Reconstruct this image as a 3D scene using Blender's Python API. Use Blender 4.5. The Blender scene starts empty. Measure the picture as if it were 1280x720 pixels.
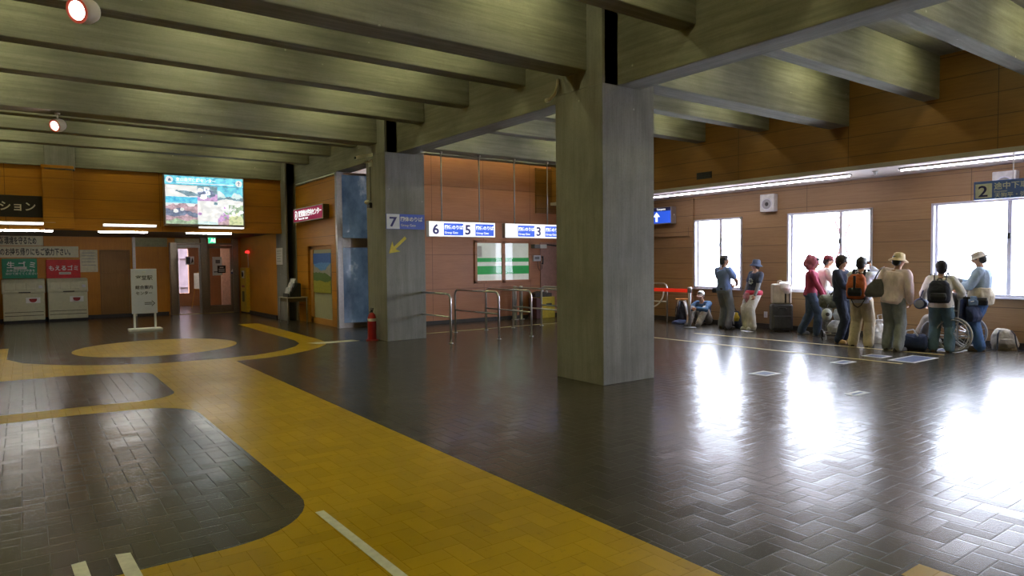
import bpy, bmesh, math, random
import numpy as np
from mathutils import Vector, Matrix, Euler
random.seed(7)
SC = bpy.context.scene
COL = SC.collection
PI = math.pi
R = math.radians

# ------------------------------------------------------------------ materials
def new_mat(name):
    m = bpy.data.materials.new(name); m.use_nodes = True
    nt = m.node_tree
    return m, nt, nt.nodes['Principled BSDF']

def N(nt, typ, **kw):
    n = nt.nodes.new(typ)
    for k, v in kw.items():
        if k == 'ins':
            for i, val in v.items(): n.inputs[i].default_value = val
        else: setattr(n, k, v)
    return n

def L(nt, a, b): nt.links.new(a, b)

def math_n(nt, op, a, b=None, c=None):
    n = nt.nodes.new('ShaderNodeMath'); n.operation = op
    for i, v in enumerate((a, b, c)):
        if v is None: continue
        if isinstance(v, (int, float)): n.inputs[i].default_value = v
        else: nt.links.new(v, n.inputs[i])
    return n.outputs[0]

def mix_col(nt, fac, a, b, blend='MIX'):
    n = nt.nodes.new('ShaderNodeMix'); n.data_type = 'RGBA'; n.blend_type = blend
    if isinstance(fac, (int, float)): n.inputs[0].default_value = fac
    else: nt.links.new(fac, n.inputs[0])
    for i, v in ((6, a), (7, b)):
        if isinstance(v, (tuple, list)): n.inputs[i].default_value = (*v[:3], 1)
        else: nt.links.new(v, n.inputs[i])
    return n.outputs[2]

def ramp(nt, fac, lo, hi):
    n = nt.nodes.new('ShaderNodeMapRange'); n.clamp = True
    nt.links.new(fac, n.inputs[0]); n.inputs[1].default_value = lo; n.inputs[2].default_value = hi
    return n.outputs[0]

def coords(nt, scale=(1, 1, 1), kind='Object'):
    t = nt.nodes.new('ShaderNodeTexCoord'); mp = nt.nodes.new('ShaderNodeMapping')
    mp.inputs['Scale'].default_value = scale
    nt.links.new(t.outputs[kind], mp.inputs[0]); return mp.outputs[0]

def noise(nt, vec, scale=1, detail=3, rough=.55):
    n = nt.nodes.new('ShaderNodeTexNoise'); n.inputs['Scale'].default_value = scale
    n.inputs['Detail'].default_value = detail; n.inputs['Roughness'].default_value = rough
    nt.links.new(vec, n.inputs['Vector']); return n.outputs[0]

def plain(name, col, rough=.6, metal=0, var=.12, scale=14, emit=None, estr=0, bump=0):
    m, nt, b = new_mat(name)
    v = coords(nt, (scale,) * 3)
    f = noise(nt, v, 1, 3)
    c = mix_col(nt, ramp(nt, f, .3, .7), tuple(x * (1 - var) for x in col), tuple(min(1, x * (1 + var)) for x in col))
    L(nt, c, b.inputs['Base Color']); b.inputs['Roughness'].default_value = rough; b.inputs['Metallic'].default_value = metal
    if emit:
        b.inputs['Emission Color'].default_value = (*emit, 1); b.inputs['Emission Strength'].default_value = estr
    if bump:
        bp = N(nt, 'ShaderNodeBump'); bp.inputs['Strength'].default_value = bump; bp.inputs['Distance'].default_value = .01
        L(nt, f, bp.inputs['Height']); L(nt, bp.outputs[0], b.inputs['Normal'])
    return m

def glow(name, col, s, base=(.8, .8, .8)):
    m, nt, b = new_mat(name)
    b.inputs['Base Color'].default_value = (*base, 1)
    b.inputs['Emission Color'].default_value = (*col, 1); b.inputs['Emission Strength'].default_value = s
    return m

def cloth(name, col, rough=.85, var=.22):
    m, nt, b = new_mat(name)
    f = noise(nt, coords(nt, (9, 9, 5)), 1, 4)
    g = noise(nt, coords(nt, (160, 160, 160)), 1, 1)
    c = mix_col(nt, ramp(nt, f, .3, .7), tuple(x * (1 - var) for x in col), tuple(min(1, x * (1 + var * .6)) for x in col))
    L(nt, c, b.inputs['Base Color']); b.inputs['Roughness'].default_value = rough
    s = math_n(nt, 'ADD', math_n(nt, 'MULTIPLY', f, 1.0), math_n(nt, 'MULTIPLY', g, .08))
    bp = N(nt, 'ShaderNodeBump'); bp.inputs['Strength'].default_value = .6; bp.inputs['Distance'].default_value = .03
    L(nt, s, bp.inputs['Height']); L(nt, bp.outputs[0], b.inputs['Normal'])
    return m

def concrete(name, base, streak, axis):
    """board-marked concrete; axis: direction the boards run in"""
    m, nt, b = new_mat(name)
    sc = {'x': (.5, 9, 9), 'y': (9, .5, 9), 'z': (5, 5, .6)}[axis]
    f = noise(nt, coords(nt, sc), 1.6, 5, .65)
    sc3 = {'x': (1.1, 30, 30), 'y': (30, 1.1, 30), 'z': (30, 30, 1.1)}[axis]
    f3 = noise(nt, coords(nt, sc3), 1.0, 3, .6)
    big = noise(nt, coords(nt, (1, 1, 1)), 1.3, 4, .6)
    c = mix_col(nt, ramp(nt, f, .3, .72), tuple(x * streak for x in base), base)
    c = mix_col(nt, math_n(nt, 'MULTIPLY', ramp(nt, f3, .55, .78), .3), c, tuple(x * streak * .7 for x in base))
    c = mix_col(nt, math_n(nt, 'MULTIPLY', ramp(nt, big, .45, .72), .5), c, tuple(x * .42 for x in base))
    spk = noise(nt, coords(nt), 34, 3, .7)
    c = mix_col(nt, math_n(nt, 'MULTIPLY', ramp(nt, spk, .50, .68), .3), c, tuple(x * .5 for x in base))
    vo = N(nt, 'ShaderNodeTexVoronoi'); vo.inputs['Scale'].default_value = 2.4
    L(nt, coords(nt), vo.inputs['Vector'])
    dots = math_n(nt, 'LESS_THAN', vo.outputs['Distance'], .035)
    c = mix_col(nt, math_n(nt, 'MULTIPLY', dots, .6), c, tuple(min(1, x * 1.8) for x in base))
    L(nt, c, b.inputs['Base Color']); b.inputs['Roughness'].default_value = .8
    bp = N(nt, 'ShaderNodeBump'); bp.inputs['Strength'].default_value = .35; bp.inputs['Distance'].default_value = .012
    L(nt, math_n(nt, 'ADD', f, f3), bp.inputs['Height']); L(nt, bp.outputs[0], b.inputs['Normal'])
    return m

def wood(name, c1, c2, seam=0, vseam=0, off=0, rough=.5, vertical=False, seam_w=.012):
    m, nt, b = new_mat(name)
    t = N(nt, 'ShaderNodeTexCoord'); s = N(nt, 'ShaderNodeSeparateXYZ'); L(nt, t.outputs['Object'], s.inputs[0])
    h = math_n(nt, 'ADD', s.outputs[0], s.outputs[1]); z = s.outputs[2]
    def vec(a, bb):
        cm = N(nt, 'ShaderNodeCombineXYZ')
        L(nt, math_n(nt, 'MULTIPLY', h, a), cm.inputs[0]); L(nt, math_n(nt, 'MULTIPLY', z, bb), cm.inputs[1]); return cm.outputs[0]
    ks = (26, 1.2) if vertical else (1.2, 26)
    g = noise(nt, vec(*ks), 1, 5, .6)
    g2 = noise(nt, vec(*(k * 4 for k in ks)), 1, 2, .6)
    big = noise(nt, vec(.7, 1.3), 1, 2)
    fac = math_n(nt, 'ADD', math_n(nt, 'MULTIPLY', g, .7), math_n(nt, 'MULTIPLY', g2, .3))
    c = mix_col(nt, ramp(nt, fac, .3, .7), c1, c2)
    c = mix_col(nt, math_n(nt, 'MULTIPLY', ramp(nt, big, .4, .75), .45), c, tuple(x * .55 for x in c1))
    if seam:
        fr = math_n(nt, 'FRACT', math_n(nt, 'DIVIDE', math_n(nt, 'ADD', z, off + 50 * seam), seam))
        line = math_n(nt, 'LESS_THAN', fr, seam_w / seam)
        c = mix_col(nt, math_n(nt, 'MULTIPLY', line, .7), c, tuple(x * .15 for x in c1))
        idn = N(nt, 'ShaderNodeTexWhiteNoise', noise_dimensions='1D')
        L(nt, math_n(nt, 'FLOOR', math_n(nt, 'DIVIDE', math_n(nt, 'ADD', z, off + 50 * seam), seam)), idn.inputs['W'])
        c = mix_col(nt, math_n(nt, 'MULTIPLY', idn.outputs['Value'], .3), c, tuple(x * .6 for x in c1))
    if vseam:
        fr = math_n(nt, 'FRACT', math_n(nt, 'DIVIDE', math_n(nt, 'ADD', h, 50 * vseam), vseam))
        line = math_n(nt, 'LESS_THAN', fr, .012 / vseam)
        c = mix_col(nt, math_n(nt, 'MULTIPLY', line, .7), c, tuple(x * .15 for x in c1))
    L(nt, c, b.inputs['Base Color']); b.inputs['Roughness'].default_value = rough
    return m

def floor_mat(name, c1, c2, grout, rough, tilt, unit=.127, spec=.5, coat=0, relief=.12):
    """2:1 herringbone tiles, every tile very slightly out of level"""
    m, nt, b = new_mat(name)
    t = N(nt, 'ShaderNodeTexCoord'); s = N(nt, 'ShaderNodeSeparateXYZ'); L(nt, t.outputs['Object'], s.inputs[0])
    u = math_n(nt, 'DIVIDE', math_n(nt, 'ADD', s.outputs[0], 60.0), unit)
    v = math_n(nt, 'DIVIDE', math_n(nt, 'ADD', s.outputs[1], 60.0), unit)
    i = math_n(nt, 'FLOOR', u); j = math_n(nt, 'FLOOR', v)
    fu = math_n(nt, 'FRACT', u); fv = math_n(nt, 'FRACT', v)
    k = math_n(nt, 'FLOORED_MODULO', math_n(nt, 'SUBTRACT', i, j), 4.0)
    def eq(val): return math_n(nt, 'COMPARE', k, float(val), .1)
    e0, e1, e2, e3 = eq(0), eq(1), eq(2), eq(3)
    d = math_n(nt, 'MINIMUM',
        math_n(nt, 'MINIMUM', math_n(nt, 'ADD', fu, math_n(nt, 'MULTIPLY', e1, 9.0)),
               math_n(nt, 'ADD', math_n(nt, 'SUBTRACT', 1.0, fu), math_n(nt, 'MULTIPLY', e0, 9.0))),
        math_n(nt, 'MINIMUM', math_n(nt, 'ADD', fv, math_n(nt, 'MULTIPLY', e2, 9.0)),
               math_n(nt, 'ADD', math_n(nt, 'SUBTRACT', 1.0, fv), math_n(nt, 'MULTIPLY', e3, 9.0))))
    cm = N(nt, 'ShaderNodeCombineXYZ')
    L(nt, math_n(nt, 'SUBTRACT', i, e1), cm.inputs[0]); L(nt, math_n(nt, 'SUBTRACT', j, e2), cm.inputs[1])
    wn = N(nt, 'ShaderNodeTexWhiteNoise', noise_dimensions='2D'); L(nt, cm.outputs[0], wn.inputs['Vector'])
    c = mix_col(nt, wn.outputs['Value'], c1, c2)
    dirt = noise(nt, coords(nt), .8, 5, .65)
    c = mix_col(nt, math_n(nt, 'MULTIPLY', ramp(nt, dirt, .45, .75), .25), c, tuple(x * .55 for x in c1))
    spk = noise(nt, coords(nt), 18, 2, .6)
    c = mix_col(nt, math_n(nt, 'MULTIPLY', ramp(nt, spk, .62, .72), .35), c, tuple(x * .4 for x in c1))
    line = math_n(nt, 'LESS_THAN', d, .016)
    c = mix_col(nt, math_n(nt, 'MULTIPLY', line, .55), c, grout)
    L(nt, c, b.inputs['Base Color'])
    rr = math_n(nt, 'ADD', math_n(nt, 'MULTIPLY', dirt, .06), rough - .03)
    rr = math_n(nt, 'ADD', rr, math_n(nt, 'MULTIPLY', line, .3))
    b.inputs['Coat Weight'].default_value = coat; b.inputs['Coat Roughness'].default_value = .10
    L(nt, rr, b.inputs['Roughness']); b.inputs['Specular IOR Level'].default_value = spec
    geo = N(nt, 'ShaderNodeNewGeometry')
    sub = N(nt, 'ShaderNodeVectorMath', operation='SUBTRACT'); L(nt, wn.outputs['Color'], sub.inputs[0]); sub.inputs[1].default_value = (.5, .5, .5)
    mul = N(nt, 'ShaderNodeVectorMath', operation='MULTIPLY'); L(nt, sub.outputs[0], mul.inputs[0]); mul.inputs[1].default_value = (tilt, tilt, 0)
    # pillowed edges
    add = N(nt, 'ShaderNodeVectorMath', operation='ADD'); L(nt, geo.outputs['Normal'], add.inputs[0]); L(nt, mul.outputs[0], add.inputs[1])
    nrm = N(nt, 'ShaderNodeVectorMath', operation='NORMALIZE'); L(nt, add.outputs[0], nrm.inputs[0])
    bp = N(nt, 'ShaderNodeBump'); bp.inputs['Strength'].default_value = relief; bp.inputs['Distance'].default_value = .003
    L(nt, math_n(nt, 'ADD', ramp(nt, d, 0, .08), math_n(nt, 'MULTIPLY', noise(nt, coords(nt), 9, 1), .15)), bp.inputs['Height'])
    L(nt, nrm.outputs[0], bp.inputs['Normal']); L(nt, bp.outputs[0], b.inputs['Normal']); L(nt, bp.outputs[0], b.inputs['Coat Normal'])
    return m

def glass_mat(name, tint=(1, 1, 1), gloss=.08):
    m = bpy.data.materials.new(name); m.use_nodes = True; nt = m.node_tree
    for n in list(nt.nodes): nt.nodes.remove(n)
    out = N(nt, 'ShaderNodeOutputMaterial'); tr = N(nt, 'ShaderNodeBsdfTransparent'); gl = N(nt, 'ShaderNodeBsdfGlossy')
    tr.inputs[0].default_value = (*tint, 1); gl.inputs['Roughness'].default_value = .02
    fr = N(nt, 'ShaderNodeFresnel'); fr.inputs[0].default_value = 1.45
    mx = N(nt, 'ShaderNodeMixShader'); ge = N(nt, 'ShaderNodeNewGeometry'); L(nt, math_n(nt, 'MULTIPLY', fr.outputs[0], math_n(nt, 'SUBTRACT', 1.0, ge.outputs['Backfacing'])), mx.inputs[0])
    L(nt, tr.outputs[0], mx.inputs[1]); L(nt, gl.outputs[0], mx.inputs[2]); L(nt, mx.outputs[0], out.inputs[0])
    return m

# ------------------------------------------------------------------ mesh builder
class MB:
    def __init__(s): s.v = []; s.f = []; s.mi = []
    def _add(s, vs, fs, m=0):
        o = len(s.v); s.v += [tuple(map(float, p)) for p in vs]
        for f in fs: s.f.append(tuple(i + o for i in f)); s.mi.append(m)
        return s
    def box(s, x0, y0, z0, x1, y1, z1, m=0):
        x0, x1 = sorted((x0, x1)); y0, y1 = sorted((y0, y1)); z0, z1 = sorted((z0, z1))
        return s._add([(x0,y0,z0),(x1,y0,z0),(x1,y1,z0),(x0,y1,z0),(x0,y0,z1),(x1,y0,z1),(x1,y1,z1),(x0,y1,z1)],
            [(0,3,2,1),(4,5,6,7),(0,1,5,4),(1,2,6,5),(2,3,7,6),(3,0,4,7)], m)
    def quad(s, a, b, c, d, m=0): return s._add([a, b, c, d], [(0, 1, 2, 3)], m)
    def poly(s, pts, m=0): return s._add(pts, [tuple(range(len(pts)))], m)
    def prism(s, pts, n, m=0):
        """closed polygon pts (3D) pushed along vector n"""
        k = len(pts); P = [Vector(p) for p in pts]; Q = [p + Vector(n) for p in P]
        fs = [tuple(range(k - 1, -1, -1)), tuple(range(k, 2 * k))] + [(i, (i + 1) % k, k + (i + 1) % k, k + i) for i in range(k)]
        return s._add(P + Q, fs, m)
    def rings(s, rings, m=0, cap=True, closed=False):
        n = len(rings[0]); vs = [p for r in rings for p in r]; fs = []
        K = len(rings)
        for a in range(K if closed else K - 1):
            b = (a + 1) % K
            for i in range(n): fs.append((a*n+i, a*n+(i+1)%n, b*n+(i+1)%n, b*n+i))
        if cap and not closed: fs += [tuple(range(n - 1, -1, -1)), tuple((K-1)*n + i for i in range(n))]
        return s._add(vs, fs, m)
    def tube(s, pts, r, n=10, m=0, closed=False, flat=1.0):
        P = [Vector(p) for p in pts]; K = len(P); rs = r if isinstance(r, (list, tuple)) else [r] * K
        T = []
        for i in range(K):
            a = P[i - 1] if (i > 0 or closed) else P[i]; b = P[(i + 1) % K] if (i < K - 1 or closed) else P[i]
            T.append((b - a).normalized())
        up = Vector((0, 0, 1)) if abs(T[0].z) < .9 else Vector((1, 0, 0))
        x = T[0].cross(up).normalized(); rings = []
        for i in range(K):
            x = (x - T[i] * x.dot(T[i])).normalized(); y = T[i].cross(x)
            rings.append([P[i] + (x * math.cos(2*PI*k/n) + y * math.sin(2*PI*k/n) * flat) * rs[i] for k in range(n)])
        return s.rings(rings, m, True, closed)
    def cone(s, a, b, ra, rb, n=12, m=0, fl=1.0, side=None):
        """round cone (capsule with two radii)"""
        a, b = Vector(a), Vector(b); d = (b - a); ln = max(d.length, 1e-6); t = d / ln
        if side is None: side = t.cross(Vector((0, 0, 1))) if abs(t.z) < .95 else Vector((1, 0, 0))
        side = Vector(side); x = (side - t * side.dot(t)).normalized(); y = t.cross(x); rings = []
        for q in (-75, -40): 
            c = a + t * ra * math.sin(R(q)); rr = ra * math.cos(R(q)); rings.append((c, rr))
        for q in (0, .33, .66, 1): rings.append((a + d * q, ra + (rb - ra) * q))
        for q in (40, 75):
            c = b + t * rb * math.sin(R(q)); rings.append((c, rb * math.cos(R(q))))
        return s.rings([[c + (x * math.cos(2*PI*k/n) + y * math.sin(2*PI*k/n) * fl) * rr for k in range(n)] for c, rr in rings], m)
    def ell(s, c, r, rot=None, m=0, n=16, k=10):
        c = Vector(c); rings = []
        M = rot.to_matrix() if isinstance(rot, Euler) else (rot if rot is not None else Matrix.Identity(3))
        for i in range(k + 1):
            th = -PI/2 + PI * i / k; th = max(-PI/2 + .08, min(PI/2 - .08, th))
            rings.append([c + M @ Vector((r[0]*math.cos(th)*math.cos(2*PI*j/n), r[1]*math.cos(th)*math.sin(2*PI*j/n), r[2]*math.sin(th))) for j in range(n)])
        return s.rings(rings, m)
    def loft(s, secs, n=20, m=0, p=2.0):
        """secs: (centre, rx, ry) horizontal super-ellipses"""
        rings = []
        for sec in secs:
            c, rx, ry = sec[:3]; c = Vector(c); M = sec[3] if len(sec) > 3 else Matrix.Identity(3); ring = []
            for j in range(n):
                a = 2*PI*j/n; ca, sa = math.cos(a), math.sin(a)
                ring.append(c + M @ Vector((math.copysign(abs(ca)**(2/p), ca) * rx, math.copysign(abs(sa)**(2/p), sa) * ry, 0)))
            rings.append(ring)
        return s.rings(rings, m)
    def lathe(s, prof, c=(0, 0, 0), n=24, m=0):
        c = Vector(c)
        return s.rings([[c + Vector((max(r, 1e-4)*math.cos(2*PI*k/n), max(r, 1e-4)*math.sin(2*PI*k/n), z)) for k in range(n)] for r, z in prof], m)
    def disc(s, c, r, ax='z', h=.01, n=24, m=0):
        c = Vector(c); u, w, t = {'z': ((1,0,0),(0,1,0),(0,0,1)), 'x': ((0,1,0),(0,0,1),(1,0,0)), 'y': ((1,0,0),(0,0,1),(0,-1,0))}[ax]
        u, w, t = Vector(u), Vector(w), Vector(t)
        return s.rings([[c + t*d + (u*math.cos(2*PI*k/n) + w*math.sin(2*PI*k/n))*r for k in range(n)] for d in (0, h)], m)
    def torus(s, c, Rr, r, ax='x', n=32, k=8, m=0, arc=1.0):
        c = Vector(c); u, w = {'z': ((1,0,0),(0,1,0)), 'x': ((0,1,0),(0,0,1)), 'y': ((1,0,0),(0,0,1))}[ax]; u, w = Vector(u), Vector(w)
        return s.tube([c + (u*math.cos(2*PI*i/n) + w*math.sin(2*PI*i/n))*Rr for i in range(n)], r, k, m, closed=True)

def set_props(o, label=None, cat=None, group=None, kind=None):
    if label: o['label'] = label
    if cat: o['category'] = cat
    if group: o['group'] = group
    if kind: o['kind'] = kind
    return o

def obj(name, mb, mats, parent=None, bevel=0, smooth=False, label=None, cat=None, group=None, kind=None, remesh=0, relax=0, loc=None):
    me = bpy.data.meshes.new(name); me.from_pydata(mb.v, [], mb.f)
    mats = mats if isinstance(mats, (list, tuple)) else [mats]
    for m in mats: me.materials.append(m)
    if len(mats) > 1: me.polygons.foreach_set('material_index', mb.mi)
    bm = bmesh.new(); bm.from_mesh(me); bmesh.ops.recalc_face_normals(bm, faces=bm.faces[:]) if not remesh else None
    bm.to_mesh(me); bm.free()
    o = bpy.data.objects.new(name, me); COL.objects.link(o)
    if remesh:
        md = o.modifiers.new('r', 'REMESH'); md.mode = 'VOXEL'; md.voxel_size = remesh
        if relax:
            sm = o.modifiers.new('s', 'SMOOTH'); sm.iterations = relax; sm.factor = .5
        dg = bpy.context.evaluated_depsgraph_get(); dg.update()
        me2 = bpy.data.meshes.new_from_object(o.evaluated_get(dg)); o.modifiers.clear(); old = o.data; o.data = me2; bpy.data.meshes.remove(old); me2.name = name
        smooth = True; me = me2
    if smooth: me.polygons.foreach_set('use_smooth', [True] * len(me.polygons))
    if bevel:
        md = o.modifiers.new('b', 'BEVEL'); md.width = bevel; md.segments = 2; md.limit_method = 'ANGLE'; md.angle_limit = R(40)
    if parent: o.parent = parent
    if loc: o.location = loc
    return set_props(o, label, cat, group, kind)

def struct(name, mb, mats, bevel=0, parent=None, **k):
    return obj(name, mb, mats, parent, bevel, kind=None if parent else 'structure', **k)

def thing(name, label, cat, loc=(0, 0, 0), rz=0, group=None):
    o = bpy.data.objects.new(name, None); COL.objects.link(o); o.empty_display_size = .1
    o.location = loc; o.rotation_euler = (0, 0, rz); return set_props(o, label, cat, group)

def dup(root, loc, rz=None, label=None):
    r = root.copy(); COL.objects.link(r); r.location = loc
    if rz is not None: r.rotation_euler = (0, 0, rz)
    if label: r['label'] = label
    for ch in list(root.children):
        c = ch.copy(); COL.objects.link(c); c.parent = r
        for g in ch.children:
            d = g.copy(); COL.objects.link(d); d.parent = c
    return r

def text(s, size, mat, loc, facing, parent=None, align='LEFT', name='lettering', sx=1.0, bold=0, depth=.002):
    """lettering as a mesh; loc = baseline start (or centre); facing '-y' or '-x'"""
    cu = bpy.data.curves.new(name, 'FONT'); cu.body = s; cu.size = size; cu.align_x = align; cu.extrude = depth; cu.offset = bold; cu.resolution_u = 3
    t = bpy.data.objects.new(name, cu); COL.objects.link(t)
    dg = bpy.context.evaluated_depsgraph_get(); dg.update()
    me = bpy.data.meshes.new_from_object(t.evaluated_get(dg)); bpy.data.objects.remove(t); bpy.data.curves.remove(cu)
    rot = {'-y': Euler((PI/2, 0, 0)), '-x': Euler((PI/2, 0, -PI/2))}[facing].to_matrix().to_4x4()
    me.transform(Matrix.Translation(loc) @ rot @ Matrix.Diagonal((sx, 1, 1, 1)))
    me.materials.clear(); me.materials.append(mat)
    o = bpy.data.objects.new(name, me); COL.objects.link(o); o.parent = parent
    return o
# ------------------------------------------------------------------ materials in use
CB = (.32, .315, .27)
M = {}
M['beam_x'] = concrete('concrete_boards_x', CB, .55, 'x')
M['beam_y'] = concrete('concrete_boards_y', CB, .55, 'y')
M['col'] = concrete('concrete_boards_z', (.30, .295, .285), .68, 'z')
M['slab'] = concrete('concrete_slab', (.36, .35, .32), .7, 'x')
M['wood'] = wood('brown_panelling', (.50, .195, .010), (.66, .285, .016), seam=.46, vseam=3.2)
M['wood_window'] = wood('tan_panelling', (.29, .17, .072), (.40, .25, .12), seam=.41, off=.12, vseam=3.2, rough=.55)
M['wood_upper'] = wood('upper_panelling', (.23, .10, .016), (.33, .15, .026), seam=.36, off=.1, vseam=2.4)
M['wood_gate'] = wood('reddish_panelling', (.48, .19, .08), (.60, .26, .125), seam=.9, vseam=1.6)
M['wood_orange'] = wood('orange_panelling', (.54, .20, .008), (.66, .275, .014), vertical=True)
M['wood_frame'] = wood('orange_frame_wood', (.50, .22, .04), (.60, .29, .06), vertical=True)
M['floor'] = floor_mat('brown_floor_tile', (.044, .035, .024), (.062, .05, .036), (.014, .012, .01), .25, .026, spec=.5, coat=.12, relief=.17)
M['yellow'] = floor_mat('yellow_floor_tile', (.38, .232, .001), (.45, .275, .001), (.2, .12, .002), .38, .02, spec=.16, coat=.10)
M['steel'] = plain('brushed_steel', (.62, .62, .62), .28, 1, .08, 30)
M['alu'] = plain('grey_aluminium', (.42, .40, .38), .42, .8, .08, 20)
M['bronze'] = plain('door_bronze_metal', (.28, .24, .19), .35, .85, .1, 20)
M['sash'] = plain('window_sash_metal', (.60, .60, .68), .45, .2, .06, 20)
M['white'] = plain('white_paint', (.80, .80, .78), .5, 0, .04)
M['black'] = plain('black_plastic', (.02, .02, .022), .45, 0, .1)
M['dark'] = plain('dark_trim', (.035, .03, .028), .6, 0, .15)
M['glass'] = glass_mat('clear_pane')
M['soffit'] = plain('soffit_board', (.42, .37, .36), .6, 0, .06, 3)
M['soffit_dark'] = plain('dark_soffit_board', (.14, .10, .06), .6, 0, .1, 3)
M['paper'] = plain('white_paper', (.78, .78, .74), .8, 0, .05)
M['ink'] = plain('black_ink', (.015, .015, .02), .6, 0, .05)
M['red_plastic'] = plain('red_enamel', (.35, .012, .015), .35, 0, .08)
M['asphalt'] = plain('pale_gravel', (.72, .72, .70), .9, 0, .15, 3)

# ------------------------------------------------------------------ floor with its yellow tile pattern
b = MB()
b.poly([(-8, -6, 0), (14.2, -6, 0), (14.2, 15.6, 0), (14.2, 34, 0), (-8, 34, 0)], 0)
def arc(cx, cy, r, a0, a1, n=14): return [(cx + r*math.cos(R(a0 + (a1-a0)*i/n)), cy + r*math.sin(R(a0 + (a1-a0)*i/n))) for i in range(n + 1)]
def flat(pts, z=.0012, m=1): b.poly([(x, y, z) for x, y in pts], m)
XL = -3.6          # the lanes run on beyond the picture
# the long band, its right edge dead straight
flat([(1.5, -1), (2.82, -1), (2.82, 11.73), (2.2, 12.24), (1.5, 12.3), (1.5, 9.0), (1.5, 7.7), (1.5, 4.6)])
# near lane below the big dark bay (rounded corners)
rc = .62
flat([(XL, -1), (1.5, -1), (1.5, 4.6)] + [(1.5 - rc + rc*math.cos(R(a)), 4.6 + rc*math.sin(R(a))) for a in range(0, -91, -10)][1:] + [(.4, 3.98), (XL, 4.0)])
# middle lane between the two dark bays
flat([(XL, 8.66)] + [(.4, 8.58)] + [(.85 + .65*math.sin(R(a)), 7.86 + .65*math.cos(R(a))) for a in range(0, 91, 10)] + [(1.5, 9.4)] +
     [(1.06 + .44*math.cos(R(a)), 9.42 - .44*math.sin(R(a))) for a in range(10, 91, 10)] + [(.5, 9.04), (XL, 9.12)])
# upper lane up to the ring
CX, CY, RO, RI, RC = 2.1, 14.78, 2.98, 2.5, 1.47
ring_lo = [(-.28, 14.5), (-.05, 13.76), (.26, 13.33), (.66, 12.9), (1.07, 12.6), (1.5, 12.4), (1.5, 12.3)]
flat([(XL, 11.85), (.4, 11.76), (1.0, 11.6)] + [(1.06 + .44*math.sin(R(a)), 11.1 + .44*math.cos(R(a))) for a in range(10, 91, 10)] + [(1.5, 12.4)] + ring_lo[::-1][2:] + [(-.28, 16.45), (XL, 16.45)])
# ring segment that sweeps round to the entrance
inner = [(2.2, 12.24), (2.81, 12.2), (3.25, 12.28), (3.6, 12.46), (3.89, 12.67), (4.24, 13.07), (4.46, 13.5), (4.57, 14.09), (4.58, 15.3), (4.58, 16.7), (4.62, 18.98)]
outer = [(5.12, 18.95), (5.1, 16.6), (5.06, 15.0), (5.04, 13.8), (4.95, 13.2), (4.68, 12.75), (4.38, 12.42), (3.9, 12.02), (3.4, 11.8), (2.82, 11.73)]
for i in range(len(inner) - 1):
    t0, t1 = i / (len(inner) - 1), (i + 1) / (len(inner) - 1)
    def at(pl, t):
        k = t * (len(pl) - 1); a = min(int(k), len(pl) - 2); f = k - a
        return (pl[a][0]*(1-f) + pl[a+1][0]*f, pl[a][1]*(1-f) + pl[a+1][1]*f)
    ro = outer[::-1]
    flat([at(ro, t0), at(ro, t1), inner[i + 1], inner[i]])
flat([(CX + 1.43*math.cos(R(a)), CY + RC*math.sin(R(a))) for a in range(0, 360, 8)])
flat([(3.55, 1.2), (3.75, 1.2), (3.75, 1.57), (3.55, 1.57)])
struct('floor', b, [M['floor'], M['yellow']])

# ------------------------------------------------------------------ ceiling, beams, columns
b = MB().box(-8, -6, 5.0, 14.4, 25, 5.2); struct('ceiling', b, M['slab'])
b = MB().box(6.28, -6, 3.86, 6.68, 24.6, 5.0); struct('ceiling_beam', b, M['beam_y'], .012)
yj = []
for k in range(-4, 4):
    y0 = 6.79 + 6.42 * (k - 0)
    yj += [(y0, True)] + [(y0 + 1.605 * q, False) for q in (1, 2, 3)]
for y, main in sorted(yj):
    if y < -5.5 or y > 19.9: continue
    w, z = (.20, 4.08) if main else (.13, 4.28)
    if y > 19: z = 3.98; 
    b = MB().box(-8, y - w, z, 6.28 if not main else 6.05, y + w, 5.0); struct('ceiling_beam', b, M['beam_x'], .012)
    if y < 15.2:
        b = MB().box(6.68 if not main else 6.9, y - w, z, 12.6 if y < 15.5 else 9, y + w, 5.0); struct('ceiling_beam', b, M['beam_x'], .012)
for y0, y1 in ((6.30, 7.23), (12.65, 13.57), (19.10, 20.02)):
    xr = 6.95 if y0 < 7 else 6.9; zs = 3.86 if y0 < 19 else 0
    b = MB()
    if zs: b.box(6.0, y0, 0, xr, y1, zs)
    b.box(6.0, y0, zs, 6.05, y1, 5.0).box(6.05, y0 + .7, zs, 6.28, y1, 5.0).box(6.28, y0, zs, xr, y1, 5.0); struct('pillar', b, M['col'], .006)
b = MB().box(.47, 19.35, 3.9, 1.08, 19.7, 5.0); struct('pillar', b, M['col'], .01)

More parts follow.
